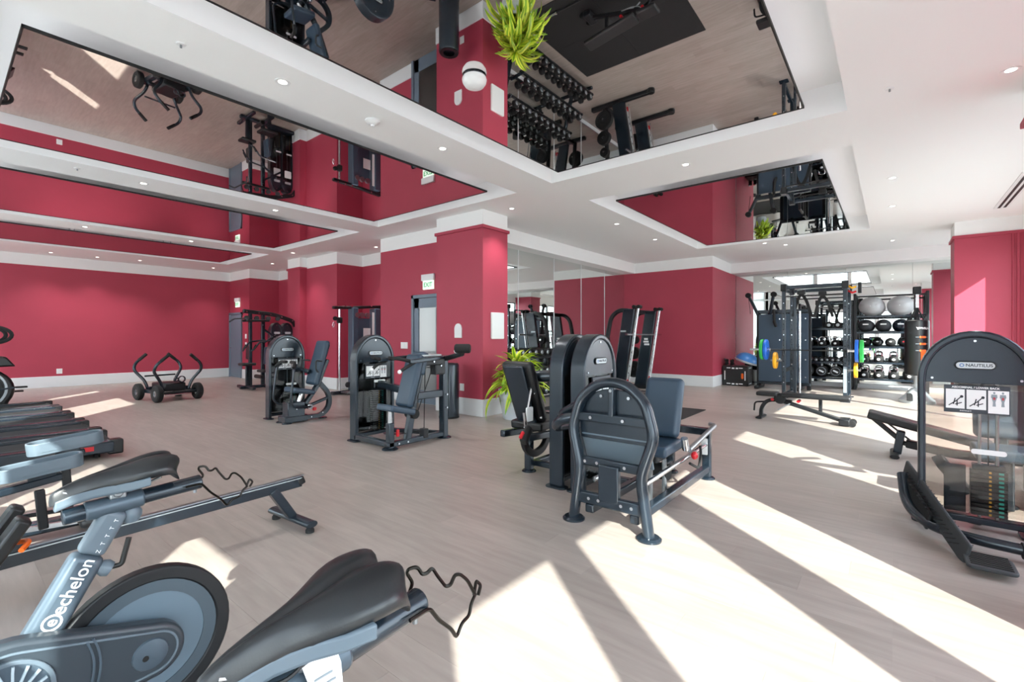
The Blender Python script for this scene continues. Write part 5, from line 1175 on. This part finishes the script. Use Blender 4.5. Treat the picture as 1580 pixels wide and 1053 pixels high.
M().cyl((12.25, .76, .68), (12.25, .52, .68), .022, 10).build('storage_peg', 'steel', r)
M().prism(rrect(.75, .2, .81, .75, .005), 'x', 12.155, 12.163).build('protector_strip', 'label_grey', r)
M().b2((12.15, .5, 2.3), (12.25, .56, 2.52)).build('band_anchor', 'metal_dark', r, bevel=.01)
for i, (m, z) in enumerate((('yellow', 2.46), ('red_plastic', 2.36))): M().tube([(12.2, .72, z), (12.14, .66, z - .05), (12.2, .6, z - .02)], .02, 8, .03).build('hook_band', m, r)
barbell('barbell', 'chrome barbell with coloured plates racked across the power rack', (12.1, .3, 1.09), (12.1, 2.6, 1.09), 1.09, .42)
M().lathe([(.03, -.02), (.045, -.02), (.045, .02), (.03, .02), (.03, -.02)], (12.1, 1.35, 1.1), (0, 1, 0), 16)
for lab, y, rad, m, z, x, g in (('green rim plate on the left end of the racked barbell', 2.34, .235, 'green', 1.09, 12.1, 1), ('blue plate on the left end of the racked barbell', 2.265, .235, 'blue', 1.09, 12.1, 1), ('blue plate on the right end of the racked barbell', .575, .235, 'blue', 1.09, 12.1, 1), ('green plate on the right end of the racked barbell', .495, .235, 'green', 1.09, 12.1, 1),
                   ('yellow plate on the left storage peg of the power rack', 2.1, .19, 'yellow', .84, 12.25, 2), ('yellow plate on the right storage peg of the power rack', .6, .16, 'yellow', .68, 12.25, 2)):
    disc_plate('bumper_plate', lab, (x, y, z), (0, 1, 0), rad, .062, m, 'coloured plates at the power rack')

# ---------------------------------------------------------------- storage racks against the far mirror
def storage(name, label, y0, y1, zs, top):
    r = thing(name, label, 'rack', (15.4, (y0 + y1) / 2, 0))
    for x in (15.12, 15.66):
        for y in (y0, y1): M().bar([(x, y, .01), (x, y, top)], .06, .06, up=(1, 0, 0)).build('upright', 'metal_dark', r, bevel=.008)
    for y in (y0, y1): M().bar([(15.1, y, .05), (15.68, y, .05)], .06, .06).bar([(15.12, y, top - .03), (15.66, y, top - .03)], .05, .05).build('side_bar', 'metal_dark', r, bevel=.008)
    for z in zs:
        M().bar([(15.16, y0, z - .03), (15.16, y1, z - .03)], .05, .05).bar([(15.56, y0, z + .0), (15.56, y1, z + .0)], .05, .05).build('shelf_rail', 'metal', r, bevel=.006)
        if z < 1.9: M().b2((15.14, y0, z - .045), (15.58, y1, z - .03)).build('shelf_tray', 'metal_dark', r)
    return r
Z2 = [1.93, 1.52, 1.14, .74, .32]
rk = storage('ball_rack', 'tall black ball and kettlebell rack at the right of the far mirror', -.66, .76, Z2, 2.5)
M().bar([(15.12, -.66, 2.42), (15.12, .76, 2.42)], .04, .04).build('top_bar', 'metal_dark', rk, bevel=.006)
rk = storage('kettlebell_rack', 'black storage rack of bells and dumbbells behind the power rack', .84, 2.0, [1.62, 1.14, .72, .3], 2.3)
for y, w in ((.42, 'left'), (-.16, 'right')):
    r = thing('stability_ball', 'big grey inflatable exercise ball on the top shelf, ' + w + ' one', 'exercise ball', (15.34, y, 1.92), 0, 'exercise balls on the top shelf')
    M().ell((15.34, y, 2.17), (.27, .275, .25), 32, 20).build('ball', 'ball_grey', r)
    M().ell((15.075, y + .02, 2.17), (.006, .014, .014), 10, 6).build('plug', 'label_white', r)
    for k in (-.1, -.05, .0, .05, .1): M().tube([(15.34 + math.sqrt(.27 ** 2 - k * k * 1.17) * math.cos(2 * PI * i / 36), y + math.sqrt(.275 ** 2 - k * k * 1.2) * math.sin(2 * PI * i / 36), 2.17 + k) for i in range(36)], .003, 5, closed=True).build('rib', 'ball_grey', r)
pos4 = ['leftmost', 'second from left', 'third from left', 'rightmost']
for k, y in enumerate((.54, .18, -.16, -.46)):
    r = thing('wall_ball', 'large dark soft wall ball on the second shelf, ' + pos4[k], 'medicine ball', (15.36, y, 1.5), 0, 'wall balls on the second shelf')
    M().ell((15.36, y, 1.67), (.17, .17, .165), 26, 16).build('ball', 'rubber_grey' if k != 2 else 'metal', r)
    M().b2((15.19, y - .06, 1.69), (15.2, y + .06, 1.72)).build('print', 'label_white', r)
    M().tube([(15.36 + .171 * math.cos(2 * PI * i / 30), y + .171 * math.sin(2 * PI * i / 30), 1.67) for i in range(30)], .003, 5, closed=True).build('seam', 'black', r)
for k, y in enumerate((.56, .3, .04, -.22)):
    r = thing('medicine_ball', 'small black medicine ball on the third shelf, ' + pos4[k], 'medicine ball', (15.36, y, 1.12), 0, 'medicine balls on the third shelf')
    M().ell((15.36, y, 1.24), (.118, .118, .115), 22, 14).build('ball', 'rubber' if k % 2 == 0 else 'plastic_black', r)
    M().ell((15.245, y, 1.26), (.006, .03, .014), 10, 6).build('print', 'label_white' if k < 3 else 'red_plastic', r)
KB = None
def kettlebell(lab, x, y, z, group, s=1, light=False):
    global KB
    if KB is None:
        KB = thing('kettlebell', lab, 'kettlebell', (x, y, z), 0, group)
        M().lathe([(.0001, 0), (.075, 0), (.1, .04), (.105, .09), (.09, .14), (.05, .175), (.0001, .185)], (x, y, z), n=24).build('bell', 'rubber', KB)
        M().tube([(x, y - .055, z + .13), (x, y - .075, z + .22), (x, y - .045, z + .27), (x, y + .045, z + .27), (x, y + .075, z + .22), (x, y + .055, z + .13)], .016, 10, .04).build('handle', 'chrome', KB)
        M().ell((x - .103, y, z + .09), (.006, .035, .03), 12, 8).build('badge', 'label_white', KB); o = KB
    else: o = dup(KB, (x, y, z), 0, lab)
    o['group'] = group; o.scale = (s, s, s); return o
for z, sn, g in ((.735, 'fourth', 'kettlebells on the fourth shelf'), (.315, 'lowest', 'kettlebells on the lowest shelf')):
    for k, y in enumerate((.58, .28, -.02, -.32)): kettlebell('black kettlebell with silver handle on the %s shelf of the ball rack, %s' % (sn, pos4[k]), 15.34, y, z - .02, g, 1.0 if z > .5 else 1.1)
for k, y in enumerate((1.8, 1.5, 1.2, .98)): kettlebell('kettlebell on the second shelf of the rack behind the power rack, ' + pos4[k], 15.34, y, 1.12, 'kettlebells behind the power rack', .95)
for k, y in enumerate((1.34, 1.14)):
    r = thing('ab_wheel', 'black ab wheel with pale hub on the upper shelf behind the power rack, %s one' % ('left', 'right')[k], 'ab wheel', (15.3, y, 1.6), 0, 'ab wheels on the upper shelf')
    M().lathe([(.03, -.03), (.085, -.03), (.095, 0), (.085, .03), (.03, .03), (.03, -.03)], (15.3, y, 1.7), (1, 0, 0), 24).build('tyre', 'rubber', r)
    M().lathe([(.0001, -.035), (.04, -.035), (.045, 0), (.04, .035), (.0001, .035)], (15.3, y, 1.7), (1, 0, 0), 18).build('hub', 'plastic_silver', r)
for k in range(8):
    y = 1.88 - .125 * k; lab = 'small black dumbbell on the third shelf behind the power rack, %s' % ('leftmost', 'second', 'third', 'fourth', 'fifth', 'sixth', 'seventh', 'rightmost')[k]
    o = dup(db, (15.34, y, .72), PI / 2, lab); o['group'] = 'dumbbells behind the power rack'; o.scale = (.72, .72, .72)
for k, y in enumerate((1.82, 1.5, 1.18)):
    r = thing('weight_bag', 'black round weight bag with pale end print on the lowest shelf, ' + ('left one', 'middle one', 'right one')[k], 'weight bag', (15.34, y, .3), 0, 'weight bags behind the power rack')
    M().lathe([(.0001, -.175), (.11, -.175), (.135, -.16), (.14, 0), (.135, .16), (.11, .175), (.0001, .175)], (15.34, y, .455), (1, 0, 0), 28).build('body', 'rubber', r)
    M().ring(circ(y, .455, .105, 24), circ(y, .455, .095, 24), 'x', 15.16, 15.167).build('end_ring', 'label_grey', r)
    M(Matrix.Translation((15.161, y, .455)) @ Matrix.Rotation(.5, 4, 'X')).box((0, 0, 0), (.006, .12, .04)).build('end_print', 'label_white', r)
    M().tube([(15.24, y, .59), (15.24, y, .65), (15.44, y, .65), (15.44, y, .59)], .015, 8, .03).build('strap', 'plastic_silver', r)

# ---------------------------------------------------------------- punching bag on its stand
bx, by = 13.05, -.4
r = thing('punching_bag', 'black punching bag with orange straps and white lettering by the red pier', 'punching bag', (bx, by, 0))
M().lathe([(.0001, .58), (.18, .58), (.2, .6), (.205, .66), (.205, 1.68), (.2, 1.72), (.18, 1.735), (.0001, 1.735)], (bx, by, 0), n=36).build('bag', 'vinyl_black', r)
d = Vector((-.93, -.36, 0)).normalized()
R = face(d.x, d.y); base = Vector((bx, by, 0)) + d * .207
ca = math.atan2(d.y, d.x)
for ch, k in zip('YBBMALA', range(7)):
    a = ca + (k - 3) * .15 + .1; text(ch, .062, (bx + .207 * math.cos(a), by + .207 * math.sin(a), 1.56), face(math.cos(a), math.sin(a)), 'label_white', r, 'bag_lettering', bold=.003)
for z in (1.38, 1.24, 1.1):
    M().tube([(bx + .208 * math.cos(ca + t), by + .208 * math.sin(ca + t), z) for t in [-.5 + .1 * i for i in range(11)]], .007, 6).build('strap_line', 'label_grey', r)
    M().prism(rrect(-.05, -.02, .05, .02, .012), 'y', -.004, .01).build('buckle', 'orange', r) if False else M(Matrix.Translation((bx + .21 * math.cos(ca + .05), by + .21 * math.sin(ca + .05), z)) @ Matrix.Rotation(ca + PI / 2, 4, 'Z')).prism(rrect(-.055, -.022, .055, .022, .015), 'y', -.006, .006).build('buckle', 'orange', r, bevel=.003)
M(Matrix.Translation((bx + .21 * math.cos(ca + .1), by + .21 * math.sin(ca + .1), .97)) @ Matrix.Rotation(ca + .1 + PI / 2, 4, 'Z')).box((0, 0, 0), (.09, .012, .24)).build('orange_patch', 'orange', r, bevel=.004)
M().cyl((bx, by, 1.73), (bx, by, 1.8), .05, 14).build('neck', 'metal_dark', r)
for a in (0, PI / 2, PI, 1.5 * PI): M().cyl((bx + .16 * math.cos(a + .7), by + .16 * math.sin(a + .7), 1.73), (bx, by, 2.02), .012, 8).build('hanging_strap', 'rubber', r)
M().tube([(bx, by, 2.0), (bx, by, 2.3)], .03, 12).build('swivel', 'chrome', r)
M().box((bx, by, 2.36), (.16, .14, .16)).build('head_bracket', 'metal_dark', r, bevel=.02)
M().cyl((bx, by, .3), (bx, by, .6), .06, 18, .05).build('base_spring', 'plastic_silver', r)
M().lathe([(.3, 0), (.3, .06), (.22, .14), (.1, .3), (.0001, .3)], (bx, by, 0), n=28).build('base', 'plastic_silver', r)
M().box((bx - .22, by + .12, .13), (.22, .1, .03), rot=(0, math.radians(-35), 0)).build('base_grip', 'rubber', r, bevel=.01)
M().bar([(bx + .08, by, 2.36), (bx + .34, by, 2.36), (bx + .42, by, 2.25), (bx + .42, by, .05)], .08, .08, up=(0, 1, 0), fil=.1).build('stand_post', 'metal_dark', r, bevel=.01)
M().bar([(bx + .2, by, .03), (bx + .6, by, .03)], .4, .05).build('stand_base', 'metal_dark', r, bevel=.01)
